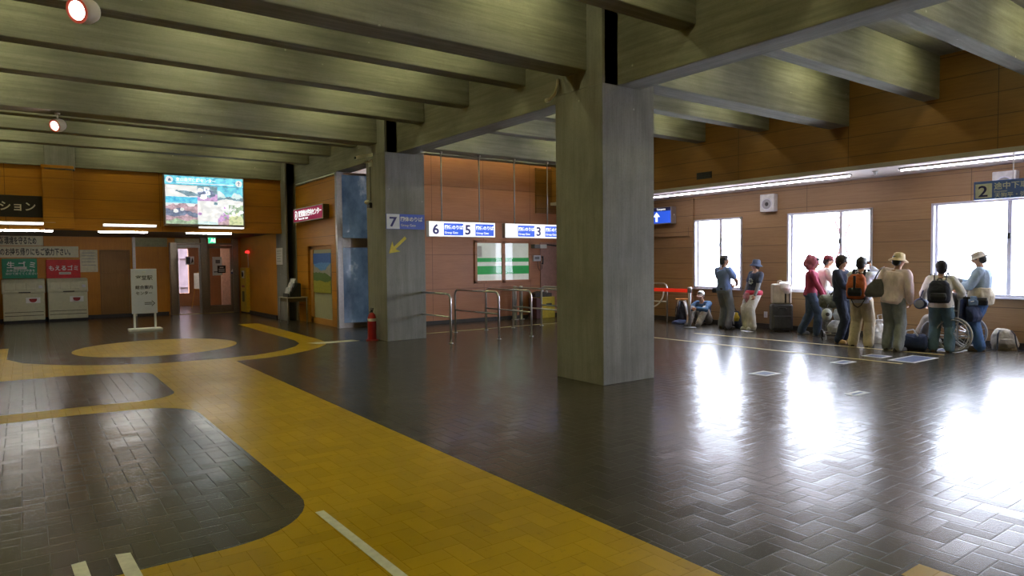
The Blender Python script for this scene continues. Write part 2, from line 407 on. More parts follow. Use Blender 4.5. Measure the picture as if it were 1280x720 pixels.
# ------------------------------------------------------------------ window wall
WIN = [(9.96, 11.39), (6.87, 8.76), (3.87, 5.76), (.85, 2.75), (-2.15, -.25), (-5.2, -3.3)]
Z0, Z1 = .89, 2.64
b = MB()
ys = sorted([v for w in WIN for v in w]); X0, X1 = 14.1, 14.3
edges = [-6.2] + ys + [15.6]
for i in range(0, len(edges) - 1, 2): b.box(X0, edges[i], 0, X1, edges[i + 1], 3.3)
for y0, y1 in WIN: b.box(X0, y0, 0, X1, y1, Z0).box(X0, y0, Z1, X1, y1, 3.3)
struct('wall_right', b, M['wood_window'])
for n, (y0, y1) in enumerate(WIN, 1):
    f = MB(); t = .045
    for a0, a1, c0, c1 in ((y0, y0+t, Z0, Z1), (y1-t, y1, Z0, Z1), (y0, y1, Z0, Z0+t), (y0, y1, Z1-t, Z1)): f.box(14.06, a0, c0, 14.24, a1, c1)
    f.box(14.02, y0 - .03, Z0 - .03, 14.12, y1 + .03, Z0)
    wo = struct('window_%d' % n, f, M['sash'], .004)
    ym = y0 + (y1 - y0) * (.36 if n == 2 else .45 if n == 1 else .34)
    s = MB().box(14.12, ym - .035, Z0 + .045, 14.18, ym + .035, Z1 - .045).box(14.16, y0 + .045, Z0+.045, 14.19, y0 + .085, Z1-.045).box(14.16, y1 - .085, Z0+.045, 14.19, y1 - .045, Z1-.045)
    struct('sash', s, M['sash'], .003, parent=wo)
    struct('latch', MB().box(14.085, ym - .025, 1.93, 14.12, ym + .025, 2.03), M['black'], .006, parent=wo)
    struct('pane', MB().box(14.172, y0+.05, Z0+.05, 14.176, y1-.05, Z1-.05), M['glass'], parent=wo)
b = MB().box(14.06, -6, 0, 14.1, 15.4, .1); struct('baseboard_right', b, M['dark'])
b = MB().box(14.05, 11.42, 2.24, 14.1, 15.4, 2.46).box(14.04, 11.40, 0, 14.1, 11.50, 3.2); struct('trim_1', b, M['wood_window'], .005)
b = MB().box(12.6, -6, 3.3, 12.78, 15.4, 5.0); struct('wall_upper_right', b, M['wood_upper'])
b = MB().box(12.55, -6, 3.24, 14.1, 15.4, 3.3); struct('soffit', b, M['soffit'])
b = MB().box(12.53, -6, 3.235, 12.6, 15.4, 3.32); struct('trim_2', b, M['soffit'], .006)
# ------------------------------------------------------------------ wall with the gates
b = MB().box(6.9, 15.4, 0, 14.1, 15.6, 5.0); struct('wall_gate', b, M['wood_gate'])
b = MB().box(8.3, 15.37, 0, 14.1, 15.4, .09); struct('baseboard_gate', b, M['dark'])
b = MB()
for x in (9.95, 11.79): b.box(x - .06, 15.36, 1.03, x + .02, 15.42, 2.2)
b.box(10.79, 15.36, 1.03, 10.9, 15.42, 2.2).box(9.89, 15.36, 1.03, 11.81, 15.42, 1.1).box(9.89, 15.36, 2.13, 11.81, 15.42, 2.2)
w7 = struct('window_7', b, M['wood_gate'], .006)
M['curtain'] = plain('pale_green_blind', (.84, .87, .80), .8, 0, .06, 5, (.80, .86, .74), .16)  # blind and its green bands emit slightly, painted in to look backlit
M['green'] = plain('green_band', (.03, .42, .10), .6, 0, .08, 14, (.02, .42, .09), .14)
M['pane_grey'] = glass_mat('blind_pane')
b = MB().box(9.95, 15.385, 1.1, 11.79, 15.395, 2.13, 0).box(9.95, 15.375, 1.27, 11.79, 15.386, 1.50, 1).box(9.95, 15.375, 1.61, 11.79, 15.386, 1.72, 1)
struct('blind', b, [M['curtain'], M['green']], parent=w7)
struct('pane', MB().box(9.95, 15.364, 1.1, 11.79, 15.368, 2.13), M['pane_grey'], parent=w7)
struct('notice', MB().box(9.98, 15.36, 1.75, 10.12, 15.364, 2.05), M['paper'], parent=w7)
b = MB().box(12.16, 15.37, .09, 12.2, 15.4, 2.16).box(12.2, 15.38, 2.12, 13.3, 15.4, 2.16).box(12.2, 15.39, .1, 13.3, 15.4, 2.12)
struct('door_4', b, plain('pinkish_door_panel', (.42, .23, .19), .5), .003)
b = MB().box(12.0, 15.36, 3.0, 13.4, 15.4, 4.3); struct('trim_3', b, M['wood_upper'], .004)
# ------------------------------------------------------------------ office box under the girder
b = MB()
b.box(6.3, 16.1, 0, 6.42, 16.46, 3.82).box(6.3, 18.2, 0, 6.42, 19.1, 3.82).box(6.3, 16.46, 2.08, 6.42, 18.2, 3.82)
struct('wall_office', b, M['wood'])
b = MB().box(8.9, 15.6, 0, 9.0, 19.9, 3.8).box(6.42, 19.8, 0, 9.0, 19.9, 3.8)
struct('wall_office_inner', b, M['white'])
struct('ceiling_office', MB().box(6.30, 16.06, 3.78, 9.0, 19.9, 3.86), M['white'])
M['wood_in'] = M['wood_frame']
b = MB().box(6.36, 17.98, 0, 6.42, 18.2, 2.08).box(6.36, 16.46, 0, 6.42, 16.56, 2.08).box(6.36, 16.46, 1.98, 6.42, 18.2, 2.08).box(6.36, 16.46, 0, 6.42, 18.2, .16)
d3 = struct('door_3', b, M['wood_frame'], .004)
struct('pane', MB().box(6.39, 16.5, .16, 6.41, 18.0, 1.98), plain('frosted_pane', (.45, .45, .30), .35, 0, .06), parent=d3)
b = MB().box(6.28, 15.98, 0, 6.42, 16.1, 3.86).box(8.35, 16.0, 0, 8.4, 16.1, 3.86).box(6.42, 16.0, 0, 8.4, 16.1, .12).box(6.42, 16.0, 3.8, 8.4, 16.1, 3.86).box(6.42, 16.0, 2.0, 8.4, 16.06, 2.24)
w8 = struct('window_8', b, M['alu'], .006)
M['blue_glass'] = None
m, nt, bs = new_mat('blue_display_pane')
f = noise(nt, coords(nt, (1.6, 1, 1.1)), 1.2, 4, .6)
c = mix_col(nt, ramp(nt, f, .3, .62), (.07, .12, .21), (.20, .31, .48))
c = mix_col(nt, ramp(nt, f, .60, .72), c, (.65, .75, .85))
L(nt, c, bs.inputs['Base Color']); bs.inputs['Roughness'].default_value = .06; L(nt, c, bs.inputs['Emission Color']); bs.inputs['Emission Strength'].default_value = .10  # emission painted in to brighten the display, no lamp stands behind it
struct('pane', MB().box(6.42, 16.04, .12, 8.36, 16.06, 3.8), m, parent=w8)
# ------------------------------------------------------------------ far end: fascia, soffit, back wall
b = MB().box(-8, 19.5, 2.49, 6.0, 19.62, 4.0); struct('wall_fascia', b, M['wood'])
b = MB().box(.42, 19.36, 2.50, 1.03, 19.5, 3.98).box(.40, 19.34, 3.93, 1.05, 19.5, 4.0); struct('trim_4', b, M['wood'], .006)
b = MB().box(-8, 19.46, 2.47, 6.0, 19.52, 2.6); struct('trim_5', b, M['wood'], .006)
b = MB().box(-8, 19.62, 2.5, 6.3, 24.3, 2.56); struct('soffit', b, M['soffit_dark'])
b = MB().box(-8, 24.3, 0, 3.84, 24.5, 2.6).box(3.84, 24.3, 2.32, 5.9, 24.5, 2.6).box(5.9, 24.0, 0, 6.2, 24.5, 2.6)
struct('wall_back', b, M['wood_orange'])
b = MB().box(6.0, 20.0, 0, 6.2, 24.3, 2.6); struct('wall_recess', b, M['wood_orange'])
b = MB().box(-8, 24.26, 0, 3.8, 24.3, .1).box(5.97, 20.02, 0, 6.0, 24.0, .1); struct('baseboard_back', b, M['dark'])
# panelled double door in the back wall beside the notice
b = MB()
for x0, x1, z0, z1 in ((1.91, 1.96, .1, 2.1), (2.68, 2.73, .1, 2.1), (1.91, 2.73, 2.05, 2.1), (1.91, 2.73, 1.36, 1.4), (1.91, 2.73, .1, .14)): b.box(x0, 24.26, z0, x1, 24.3, z1)
b.box(1.93, 24.28, .12, 2.7, 24.3, 2.08); struct('door_2', b, wood('brown_door_veneer', (.26, .12, .02), (.34, .165, .03), vertical=True), .003)
b = MB().box(2.80, 24.22, 0, 2.88, 24.3, 2.5); struct('trim_6', b, M['alu'], .004)
b = MB().box(2.88, 24.27, 2.2, 3.8, 24.3, 2.49); struct('trim_7', b, plain('green_grey_panel', (.30, .30, .17), .6))
# glazed entrance doors
b = MB()
b.box(3.82, 23.9, 0, 4.02, 24.1, 2.3).box(4.73, 23.9, 0, 4.93, 24.1, 2.3).box(5.72, 23.9, 0, 5.9, 24.1, 2.49).box(3.82, 23.9, 2.27, 5.9, 24.1, 2.33).box(4.73, 23.9, 2.27, 4.9, 24.05, 2.5)
d1 = struct('door_1', b, M['bronze'], .005)
struct('transom', MB().box(3.98, 23.95, 2.33, 4.7, 24.0, 2.47), plain('cream_transom', (.55, .52, .35), .6), parent=d1)
b = MB().box(4.93, 23.96, .08, 5.0, 24.02, 2.24).box(5.65, 23.96, .08, 5.72, 24.02, 2.24).box(4.93, 23.96, .02, 5.72, 24.02, .26).box(4.93, 23.96, 2.15, 5.72, 24.02, 2.24)
struct('door_leaf', b, M['bronze'], .004, parent=d1)
struct('pane', MB().box(5.0, 23.985, .26, 5.65, 23.99, 2.15), M['glass'], parent=d1)
b = MB().box(4.02, 24.0, .02, 4.07, 24.05, 2.24).box(4.68, 24.0, .02, 4.73, 24.05, 2.24).box(4.02, 24.0, 2.17, 4.73, 24.05, 2.26)
struct('door_leaf', b, M['alu'], .004, parent=d1)
struct('pane', MB().box(4.07, 24.02, .02, 4.68, 24.025, 2.17), M['glass'], parent=d1)
b = MB().box(3.86, 23.9, 0, 5.72, 24.1, .012); struct('trim_8', b, plain('worn_brass_sill', (.5, .38, .12), .4, .6))
# lobby beyond the doors
b = MB().box(3.2, 24.5, 0, 3.4, 29, 2.7).box(6.6, 24.5, 0, 6.8, 29, 2.7)
b.box(3.2, 29, 0, 4.85, 29.2, 2.7).box(5.28, 29, 0, 6.8, 29.2, 2.7).box(4.85, 29, 2.25, 5.28, 29.2, 2.7).box(4.85, 29, 0, 5.28, 29.2, .5)
struct('wall_lobby', b, wood('lobby_panelling', (.40, .16, .06), (.52, .23, .09), vertical=True))
b = MB().box(3.2, 24.5, 2.7, 6.8, 29.2, 2.8); struct('ceiling_lobby', b, M['white'])
b = MB().box(5.95, 26.6, 0, 6.6, 26.7, 2.5); struct('wall_lobby_side', b, plain('pinkish_lobby_panel', (.62, .38, .27), .6))
b = MB().box(1, 33.5, -.1, 11, 33.8, 6)
for k in range(9): b.box(1.2 + k*1.1, 33.42, 0, 1.32 + k*1.1, 33.5, 6)
for k in range(4): b.box(1, 33.40, .6 + k*1.3, 11, 33.5, .7 + k*1.3)
struct('wall_outside', b, plain('rosy_cladding', (.105, .072, .082), .7, 0, .3, 2))
# closing walls out of the picture
b = MB().box(-8.2, -6.2, 0, -8, 25, 5.2); struct('wall_left', b, M['wood'])
b = MB().box(-8, -6.2, 0, 14.3, -6, 5.2); struct('wall_rear', b, M['wood'])
b = MB().box(-8, 24.5, 2.6, 14.3, 24.7, 5.2); struct('wall_back_upper', b, M['wood'])
b = MB().box(14.1, -6.2, 3.3, 14.4, 24.7, 5.2); struct('wall_outer', b, M['wood'])
b = MB().box(6.6, 19.9, 0, 14.3, 20.1, 5.2); struct('wall_service', b, M['white'])
# outside
b = MB().poly([(14.3, -60, -.15), (90, -60, -.15), (90, 90, -.15), (14.3, 90, -.15)]).poly([(-40, 29.2, -.12), (14.2, 29.2, -.12), (14.2, 90, -.12), (-40, 90, -.12)])
struct('ground_outside', b, M['asphalt'])

# ------------------------------------------------------------------ camera, world, colour
cam = bpy.data.cameras.new('camera'); co = bpy.data.objects.new('camera', cam); COL.objects.link(co); SC.camera = co
yaw, pitch, roll, fpx = R(35.9), R(-2.2), R(-.55), 843
fw = Vector((math.sin(yaw)*math.cos(pitch), math.cos(yaw)*math.cos(pitch), math.sin(pitch)))
rt = Vector((math.cos(yaw), -math.sin(yaw), 0)); up = rt.cross(fw)
r2 = rt*math.cos(roll) + up*math.sin(roll); u2 = -rt*math.sin(roll) + up*math.cos(roll)
Mx = Matrix((r2, u2, -fw)).transposed().to_4x4(); Mx.translation = (0, 0, 1.6); co.matrix_world = Mx
cam.sensor_fit = 'HORIZONTAL'; cam.sensor_width = 36; cam.lens = fpx / 1280 * 36; cam.clip_start = .05; cam.clip_end = 300
w = bpy.data.worlds.new('overcast_sky'); SC.world = w; w.use_nodes = True
bg = w.node_tree.nodes['Background']; bg.inputs[0].default_value = (.84, .91, 1.07, 1); bg.inputs[1].default_value = 12.0
for y0, y1 in WIN:
    ld = bpy.data.lights.new('window_portal', 'AREA'); ld.shape = 'RECTANGLE'; ld.size = y1 - y0; ld.size_y = Z1 - Z0; ld.cycles.is_portal = True
    lo = bpy.data.objects.new('window_portal', ld); COL.objects.link(lo); lo.location = (14.32, (y0 + y1)/2, (Z0 + Z1)/2)
    lo.rotation_euler = (0, PI/2, 0); 
    lo.matrix_world = Matrix.Translation((14.32, (y0+y1)/2, (Z0+Z1)/2)) @ Matrix(((0, 0, 1, 0), (1, 0, 0, 0), (0, 1, 0, 0), (0, 0, 0, 1)))
SC.view_settings.view_transform = 'Standard'; SC.view_settings.look = 'None'; SC.view_settings.gamma = 1; SC.view_settings.use_curve_mapping = False
SC.view_settings.exposure = .75
SC.cycles.max_bounces = 8; SC.cycles.diffuse_bounces = 4; SC.cycles.glossy_bounces = 4; SC.cycles.transparent_max_bounces = 12
SC.cycles.caustics_reflective = False; SC.cycles.caustics_refractive = False; SC.cycles.sample_clamp_indirect = 6
SC.cycles.use_denoising = True
try: SC.cycles.use_light_tree = True
except Exception: pass

# ------------------------------------------------------------------ fluorescent lamps in the bays between the beams
M['tube_green'] = glow('bay_tube_light', (1.0, .98, .48), 20)
M['tube_pink'] = glow('soffit_tube_light', (1.0, .90, 1.0), 17)
M['tube_white'] = glow('canopy_tube_light', (1.0, .97, .92), 34)
M['tube_edge'] = glow('fascia_tube_light', (1.0, .97, .92), 2.5)
M['lamp_body'] = plain('lamp_body_white', (.7, .7, .66), .5)
def bay_lamp(x, y, label):
    t = thing('ceiling_tube_lamp', label, 'ceiling lamp', (x, y, 5.0), 0, 'tube lamps up between the concrete beams')
    obj('housing', MB().box(-.62, -.06, -.05, .62, .06, 0), M['lamp_body'], t, .008)
    obj('tube', MB().box(-.58, -.016, -.085, .58, .016, -.053), M['tube_green'], t)
    return t
proto = None
by = sorted(y for y, m in yj if -5.5 < y < 19.9)
for a, c in zip(by, by[1:]):
    ym = (a + c)/2
    for x in (-5.6, -3.0, -.4, 2.1, 4.75, 7.9, 10.9):
        if ym > 15 and x > 6: continue
        if x < -4 and ym < 3: continue
        proto = bay_lamp(x, ym, 'white tube lamp on the ceiling slab hidden up between two concrete beams') if proto is None else dup(proto, (x, ym, 5.0), 0)

for x in (7.5, 9.1, 10.7, 12.2): dup(proto, (x, 15.17, 5.0), 0)  # row above the gate wall, extra lamps added to brighten that wall
# ------------------------------------------------------------------ visible lamps
def soffit_tube(y0, y1, label):
    t = thing('ceiling_strip_lamp', label, 'strip lamp', (12.98, (y0 + y1)/2, 3.24), 0, 'strip lamps under the window soffit')
    h = (y1 - y0)/2
    obj('housing', MB().box(-.05, -h, -.03, .05, h, 0), M['lamp_body'], t, .006)
    obj('tube', MB().box(-.016, -h + .03, -.054, .016, h - .03, -.031), M['tube_pink'], t)
soffit_tube(6.75, 12.3, 'long pinkish strip lamp under the soffit, running above the two smaller windows')
soffit_tube(.4, 5.86, 'long pinkish strip lamp under the soffit, running above the blue hanging gate 2 sign')
soffit_tube(-5.6, -.4, 'long pinkish strip lamp under the soffit by the end windows')
for x0, x1, y, lab in ((-.75, .66, 0, 'white tube lamp along the fascia edge over the two bins'), (-.75, .62, 1, 'white tube lamp under the soffit over the two bins'),
        (1.62, 2.81, 0, 'white tube lamp along the fascia edge over the standing board'), (1.53, 2.65, 1, 'white tube lamp under the soffit over the standing board'),
        (3.80, 4.97, 0, 'white tube lamp along the fascia edge under the picture screen'), (3.54, 4.71, 1, 'white tube lamp under the soffit below the picture screen')):
    h = (x1 - x0)/2
    t = thing('ceiling_tube', lab, 'tube lamp', ((x0 + x1)/2, 19.72 if y else 19.46, 2.5 if y else 2.60), 0, 'tube lamps of the low entrance soffit')
    if y: obj('housing', MB().box(-h, -.03, -.025, h, .03, 0), M['lamp_body'], t, .005); obj('tube', MB().box(-h + .02, -.016, -.06, h - .02, .016, -.025), M['tube_white'], t)
    else: obj('housing', MB().box(-h, -.03, -.03, h, 0, .05).box(-h, -.10, .036, h, 0, .05), M['lamp_body'], t, .004); obj('tube', MB().box(-h + .02, -.065, .002, h - .02, -.033, .034), M['tube_edge'], t)
M['room_tube'] = glow('office_lamp_light', (1, .93, .70), 5)
t = thing('office_lamp', 'bright lamp on the office ceiling seen over its glazed door', 'ceiling lamp', (7.3, 17.4, 3.775))
obj('housing', MB().box(-.3, -.6, -.05, .3, .6, 0), M['lamp_body'], t, .01); obj('diffuser', MB().box(-.27, -.57, -.07, .27, .57, -.05), M['room_tube'], t)
t = thing('lobby_lamp', 'square lamp on the lobby ceiling beyond the glazed doors', 'ceiling lamp', (4.9, 26.2, 2.69))
obj('housing', MB().box(-.5, -.5, -.05, .5, .5, 0), M['lamp_body'], t, .01); obj('diffuser', MB().box(-.45, -.45, -.07, .45, .45, -.05), glow('lobby_light', (1, .9, .8), 5), t)

def spot_lamp(x, y, z, zt, r, label):
    """ball-shaped spotlight aimed forward and down, hung from a beam on a short rod"""
    t = thing('spotlight', label, 'spotlight', (x, y, z))
    d = Vector((-.72, -.62, -.32)).normalized(); Mt = d.to_track_quat('Z', 'Y').to_matrix()
    def prof(pr):
        b = MB(); b.rings([[Mt @ Vector((rr*math.cos(2*PI*k/24), rr*math.sin(2*PI*k/24), zz)) for k in range(24)] for rr, zz in pr]); return b
    def ringmesh(pr):
        b = MB(); b.rings([[Mt @ Vector((rr*math.cos(2*PI*k/24), rr*math.sin(2*PI*k/24), zz)) for k in range(24)] for rr, zz in pr], 0, False, True); return b
    obj('shell', prof([(.001, -r*1.25), (r*.45, -r*1.18), (r*.8, -r*.85), (r, -r*.3), (r, r*.25), (r*.92, r*.6), (r*.74, r*.6), (r*.7, r*.45), (.001, r*.45)]), plain('pale_pink_shell', (.62, .55, .52), .45, 0, .04), t, smooth=True)
    obj('bulb', prof([(.001, r*.46), (r*.66, r*.47), (r*.6, r*.57), (.001, r*.62)]), glow('spot_light', (1, .78, .70), 22), t)
    obj('rim', ringmesh([(r*.70, r*.58), (r*.93, r*.58), (r*.93, r*.63), (r*.70, r*.63)]), glow('spot_rim_light', (1, .12, .08), .12, (.5, .12, .10)), t)
    obj('rod', MB().tube([(0, 0, r*.9), (0, 0, zt - z)], .012, 8).lathe([(.001, zt - z - .03), (.04, zt - z - .03), (.04, zt - z), (.001, zt - z)], (0, 0, 0), 12), M['white'], t)
spot_lamp(.56, 8.0, 4.14, 4.9, .13, 'larger ball spotlight with glowing face, hung between beams above the dark bay')
spot_lamp(.52, 13.2, 3.88, 4.08, .105, 'small ball spotlight with glowing face, hung below the deep cross beam')
# ------------------------------------------------------------------ writing and signs
M['blue_sign'] = plain('royal_blue_panel', (.035, .08, .48), .4, 0, .05)
M['navy_ink'] = plain('navy_number_ink', (.02, .02, .16), .5, 0, .05)
M['white_panel'] = plain('pale_sign_panel', (.66, .67, .72), .5, 0, .04)
M['white_lit'] = glow('lit_white_panel', (1, 1, 1), .55)
M['blue_lit'] = glow('lit_blue_panel', (.02, .10, .72), .55, (.03, .08, .4))
M['white_ink'] = plain('white_ink', (.85, .85, .85), .5, 0, .03)
M['white_glow_ink'] = glow('lit_white_lettering', (.9, .98, 1), .65)
M['navy_lit'] = glow('unlit_number_ink', (.02, .015, .14), .3, (.02, .02, .1))
# gate 7, flat panel on the pillar
t = thing('gate_sign', 'flat blue and white number 7 gate sign fixed on the concrete pillar', 'sign', (6.0, 12.65, 2.30))
obj('panel', MB().box(0, -.03, 0, .88, 0, .31, 0), M['blue_sign'], t, .004)
obj('number_panel', MB().box(.005, -.034, .005, .295, -.028, .305), M['white_panel'], t)
text('7', .27, M['navy_ink'], (.06, -.036, .055), '-y', t, sx=1.25, bold=.006)
text('団体のりば', .103, M['white_ink'], (.312, -.034, .17), '-y', t, bold=.002)
text('Group Gate', .07, M['white_ink'], (.32, -.034, .06), '-y', t)
# yellow arrow
b = MB(); ax = Vector((6.06, 12.64, 1.80)); bx = Vector((6.44, 12.64, 2.13)); d = (bx - ax).normalized(); n = Vector((d.z, 0, -d.x))
pts = [ax, ax + d*.17 + n*.10, ax + d*.14 + n*.03, bx + n*.03, bx - n*.03, ax + d*.14 - n*.03, ax + d*.17 - n*.10]
pts = [ax, ax + n*.035 + d*.22 + n*.10, ax + d*.17 + n*.03, bx + n*.03, bx - n*.03, ax + d*.17 - n*.03, ax + d*.22 - n*.135]
b.prism([(p.x, p.y, p.z) for p in pts], (0, .01, 0)); obj('arrow_sign', b, plain('yellow_arrow_paint', (.60, .48, .03), .5), None, label='yellow arrow stuck on the concrete pillar below the number 7 sign', cat='arrow sign')
# hanging lit gate signs
def gate_sign(x0, x1, nums, label, rods):
    y = 13.2; t = thing('hanging_gate_sign', label, 'sign', (x0, y, 2.18), 0, 'lit gate signs hung over the railings')
    w = x1 - x0; h = .35; dp = .12
    obj('box', MB().box(0, -dp/2, 0, w, dp/2, h), M['alu'], t, .006)
    obj('face', MB().box(.012, -dp/2 - .006, .012, w - .012, -dp/2, h - .012), M['white_lit'], t)
    for x, num, showtext in nums:
        if num: text(num, .30, M['navy_lit'], (x, -dp/2 - .012, .065), '-y', t, sx=1.12, bold=.008)
        obj('name_panel', MB().box(x + .29, -dp/2 - .010, .035, x + .80 - (.0), -dp/2 - .005, h - .045), M['blue_lit'], t)
        text('団体のりば', .098, M['white_glow_ink'], (x + .305, -dp/2 - .013, .18), '-y', t, bold=.002)
        text('Group Gate', .07, M['white_glow_ink'], (x + .31, -dp/2 - .013, .075), '-y', t)
    for rx in rods: obj('rod', MB().tube([(rx, 0, h), (rx, 0, 4.08 - 2.18)], .016, 8).lathe([(.001, 1.87), (.04, 1.87), (.04, 1.9), (.001, 1.9)], (rx, 0, 0), 12), M['alu'], t, smooth=True)
gate_sign(7.26, 9.04, ((.09, '6', 1), (.93, '5', 1)), 'lit hanging sign with gate numbers 6 and 5 over the steel railings', (.37, 1.38))
gate_sign(9.32, 11.1, ((.09, '', 1), (.93, '3', 1)), 'lit hanging sign with gate number 3, its first panel blank white', (.33, 1.35))
# gate 2 sign in front of the windows, faces into the hall
t = thing('hanging_gate_sign', 'blue hanging sign with number 2 in front of the big window', 'sign', (12.52, 4.50, 2.53))
obj('box', MB().box(0, 0, 0, .1, -1.45, .29), plain('dull_blue_panel', (.11, .20, .75), .45, 0, .05), t, .004)
obj('number_panel', MB().box(-.006, -.025, .025, 0, -.255, .25), plain('grey_green_panel', (.78, .82, .85), .5), t)
text('2', .25, M['navy_ink'], (-.008, -.06, .045), '-x', t, sx=1.15, bold=.003)
m2 = plain('pale_blue_ink', (.75, .80, .95), .5, 0, .03)
text('途中下車専用', .115, m2, (-.004, -.28, .155), '-x', t, bold=.002)
text('Stopover', .05, m2, (-.004, -.28, .10), '-x', t)
text('天狗平・弥陀ヶ原', .085, m2, (-.004, -.29, .02), '-x', t, bold=.001)
for yy in (-.52, -1.2): obj('rod', MB().tube([(.05, yy, .29), (.05, yy, .71)], .008, 6), M['alu'], t)
# arrow box sign on the window wall
t = thing('direction_sign', 'lit blue box sign with white up arrow on the window wall', 'sign', (14.1, 12.0, 2.585))
obj('box', MB().box(-.2, 0, 0, 0, 1.1, .45), M['alu'], t, .008)
obj('face', MB().box(-.206, .02, .02, -.2, 1.08, .34), M['blue_lit'], t)
obj('header', MB().box(-.206, .02, .34, -.2, 1.08, .435), plain('navy_header', (.02, .03, .15), .4), t)
obj('switch', MB().ell((-.09, -.004, .235), (.02, .012, .02)), M['white'], t, smooth=True)
text('Toyama', .08, M['white_glow_ink'], (-.208, 1.0, .365), '-x', t); text('Tateyama', .08, M['white_glow_ink'], (-.208, .50, .365), '-x', t)
b = MB(); ay, az = .50, .06
b.prism([(-.212, ay + .035, az), (-.212, ay + .035, az + .13), (-.212, ay + .12, az + .13), (-.212, ay, az + .255), (-.212, ay - .12, az + .13), (-.212, ay - .035, az + .13), (-.212, ay - .035, az)], (.006, 0, 0))
obj('arrow', b, M['white_glow_ink'], t)
# red office sign
t = thing('office_sign', 'crimson lit box sign with white lettering above the office doorway', 'sign', (6.3, 18.8, 2.75))
obj('box', MB().box(-.16, 0, 0, 0, -2.26, .36), plain('dark_sign_case', (.10, .075, .03), .5), t, .006)
obj('rim', MB().box(-.172, .0, -.01, -.16, -2.27, .37), M['white_panel'], t, .003)
obj('face', MB().box(-.178, -.03, .02, -.17, -2.23, .34), glow('crimson_panel', (.26, .006, .055), .35, (.32, .01, .07)), t)
obj('emblem', MB().disc((-.176, -.24, .185), .12, 'x', -.006, 28), M['white_glow_ink'], t)
obj('emblem_ring', MB().torus((-.183, -.24, .185), .075, .012, 'x', 24, 6), glow('crimson_ring', (.26, .006, .055), .4, (.32, .01, .07)), t)
text('室堂総合案内センター', .178, M['white_glow_ink'], (-.18, -.43, .145), '-x', t, bold=.003)
text('Murodo  Info  Center', .085, M['white_glow_ink'], (-.18, -.45, .05), '-x', t)
# notice on the far pillar, notice on the back wall
def notice(name, x, y, z, w, h, facing, label, lines, mat=None):
    t = thing(name, label, 'notice', (x, y, z)); b = MB(); ink = MB()
    if facing == '-y':
        b.box(0, -.012, 0, w, 0, h)
        for zz, a, c in lines: ink.box(w*a, -.014, h*zz, w*c, -.012, h*zz + .012)
    else:
        b.box(-.012, 0, 0, 0, -w, h)
        for zz, a, c in lines: ink.box(-.014, -w*a, h*zz, -.012, -w*c, h*zz + .012)
    obj('sheet', b, mat or M['paper'], t, .002); obj('lines', ink, plain('grey_print', (.25, .25, .26), .7), t)
notice('notice', 5.998, 20.0, 1.59, .6, .48, '-x', 'small white notice taped to the concrete pillar near the table', [(.8, .15, .85), (.65, .15, .8), (.5, .15, .85), (.35, .15, .7), (.2, .15, .8)])
notice('notice', 1.40, 24.29, 1.42, .46, .68, '-y', 'pale notice on the orange wall beside the red board', [(.85, .1, .9), (.72, .1, .8), (.58, .1, .9), (.45, .1, .85), (.3, .1, .9)], plain('cream_notice', (.74, .70, .50), .8))
M['cream'] = plain('cream_board', (.80, .77, .56), .6, 0, .04)
def board(name, x0, x1, z0, z1, mat, label, lines, ink, cat='sign board', y=24.28):
    t = thing(name, label, cat, (x0, y, z0))
    obj('board', MB().box(0, -.025, 0, x1 - x0, 0, z1 - z0), mat, t, .004)
    for s, size, lx, lz, sx, bold in lines: text(s, size, ink, (lx - x0, -.028, lz - z0), '-y', t, sx=sx, bold=bold)
    return t
board('slogan_board', -1.6, .50, 2.215, 2.50, M['cream'], 'upper cream slogan board in black lettering above the bins', [('自然環境を守るため', .232, -.64, 2.275, .47, .004)], M['ink'])
board('slogan_board', -1.9, 1.37, 1.87, 2.20, M['cream'], 'lower cream slogan board in black lettering above the bins', [('ゴミのお持ち帰りにもご協力下さい。', .225, -.77, 1.95, .525, .004)], M['ink'])
board('bin_sign', -.50, .33, 1.26, 1.84, plain('green_board', (.005, .26, .13), .45), 'green sign with white lettering above the first bin', [('生 ゴ ミ', .20, -.39, 1.58, 1.0, .004), ('お弁当がらは中身を', .08, -.40, 1.46, .95, .001), ('分けて捨ててください', .08, -.42, 1.37, .95, .001)], M['white_ink'])
board('bin_sign', .545, 1.40, 1.25, 1.80, plain('red_board', (.62, .010, .014), .45), 'red sign with white lettering above the second bin', [('もえるゴミ', .165, .60, 1.49, .93, .004)], M['white_ink'])
for x, lab in ((-.22, 'white paper slip on the green sign above the first bin'), (.86, 'white paper slip on the red sign above the second bin')):
    t = thing('paper_slip', lab, 'paper slip', (x, 24.25, 1.36 if x > 0 else 1.53)); obj('slip', MB().box(0, -.006, 0, .30, 0, .07), M['paper'], t); obj('print', MB().box(.03, -.008, .03, .27, -.006, .045), plain('slip_print', (.3, .3, .3), .7), t)
# dark sign on the fascia
t = thing('fascia_sign', 'dark brown sign with pale lettering on the wooden fascia', 'sign', (-1.9, 19.5, 2.76))
obj('board', MB().box(0, -.04, 0, 2.31, 0, .50), plain('dark_brown_board', (.018, .014, .010), .5), t, .006)
text('ーション', .24, plain('gold_white_ink', (.78, .74, .60), .5), (1.25, -.043, .16), '-y', t, sx=.98, bold=.004)
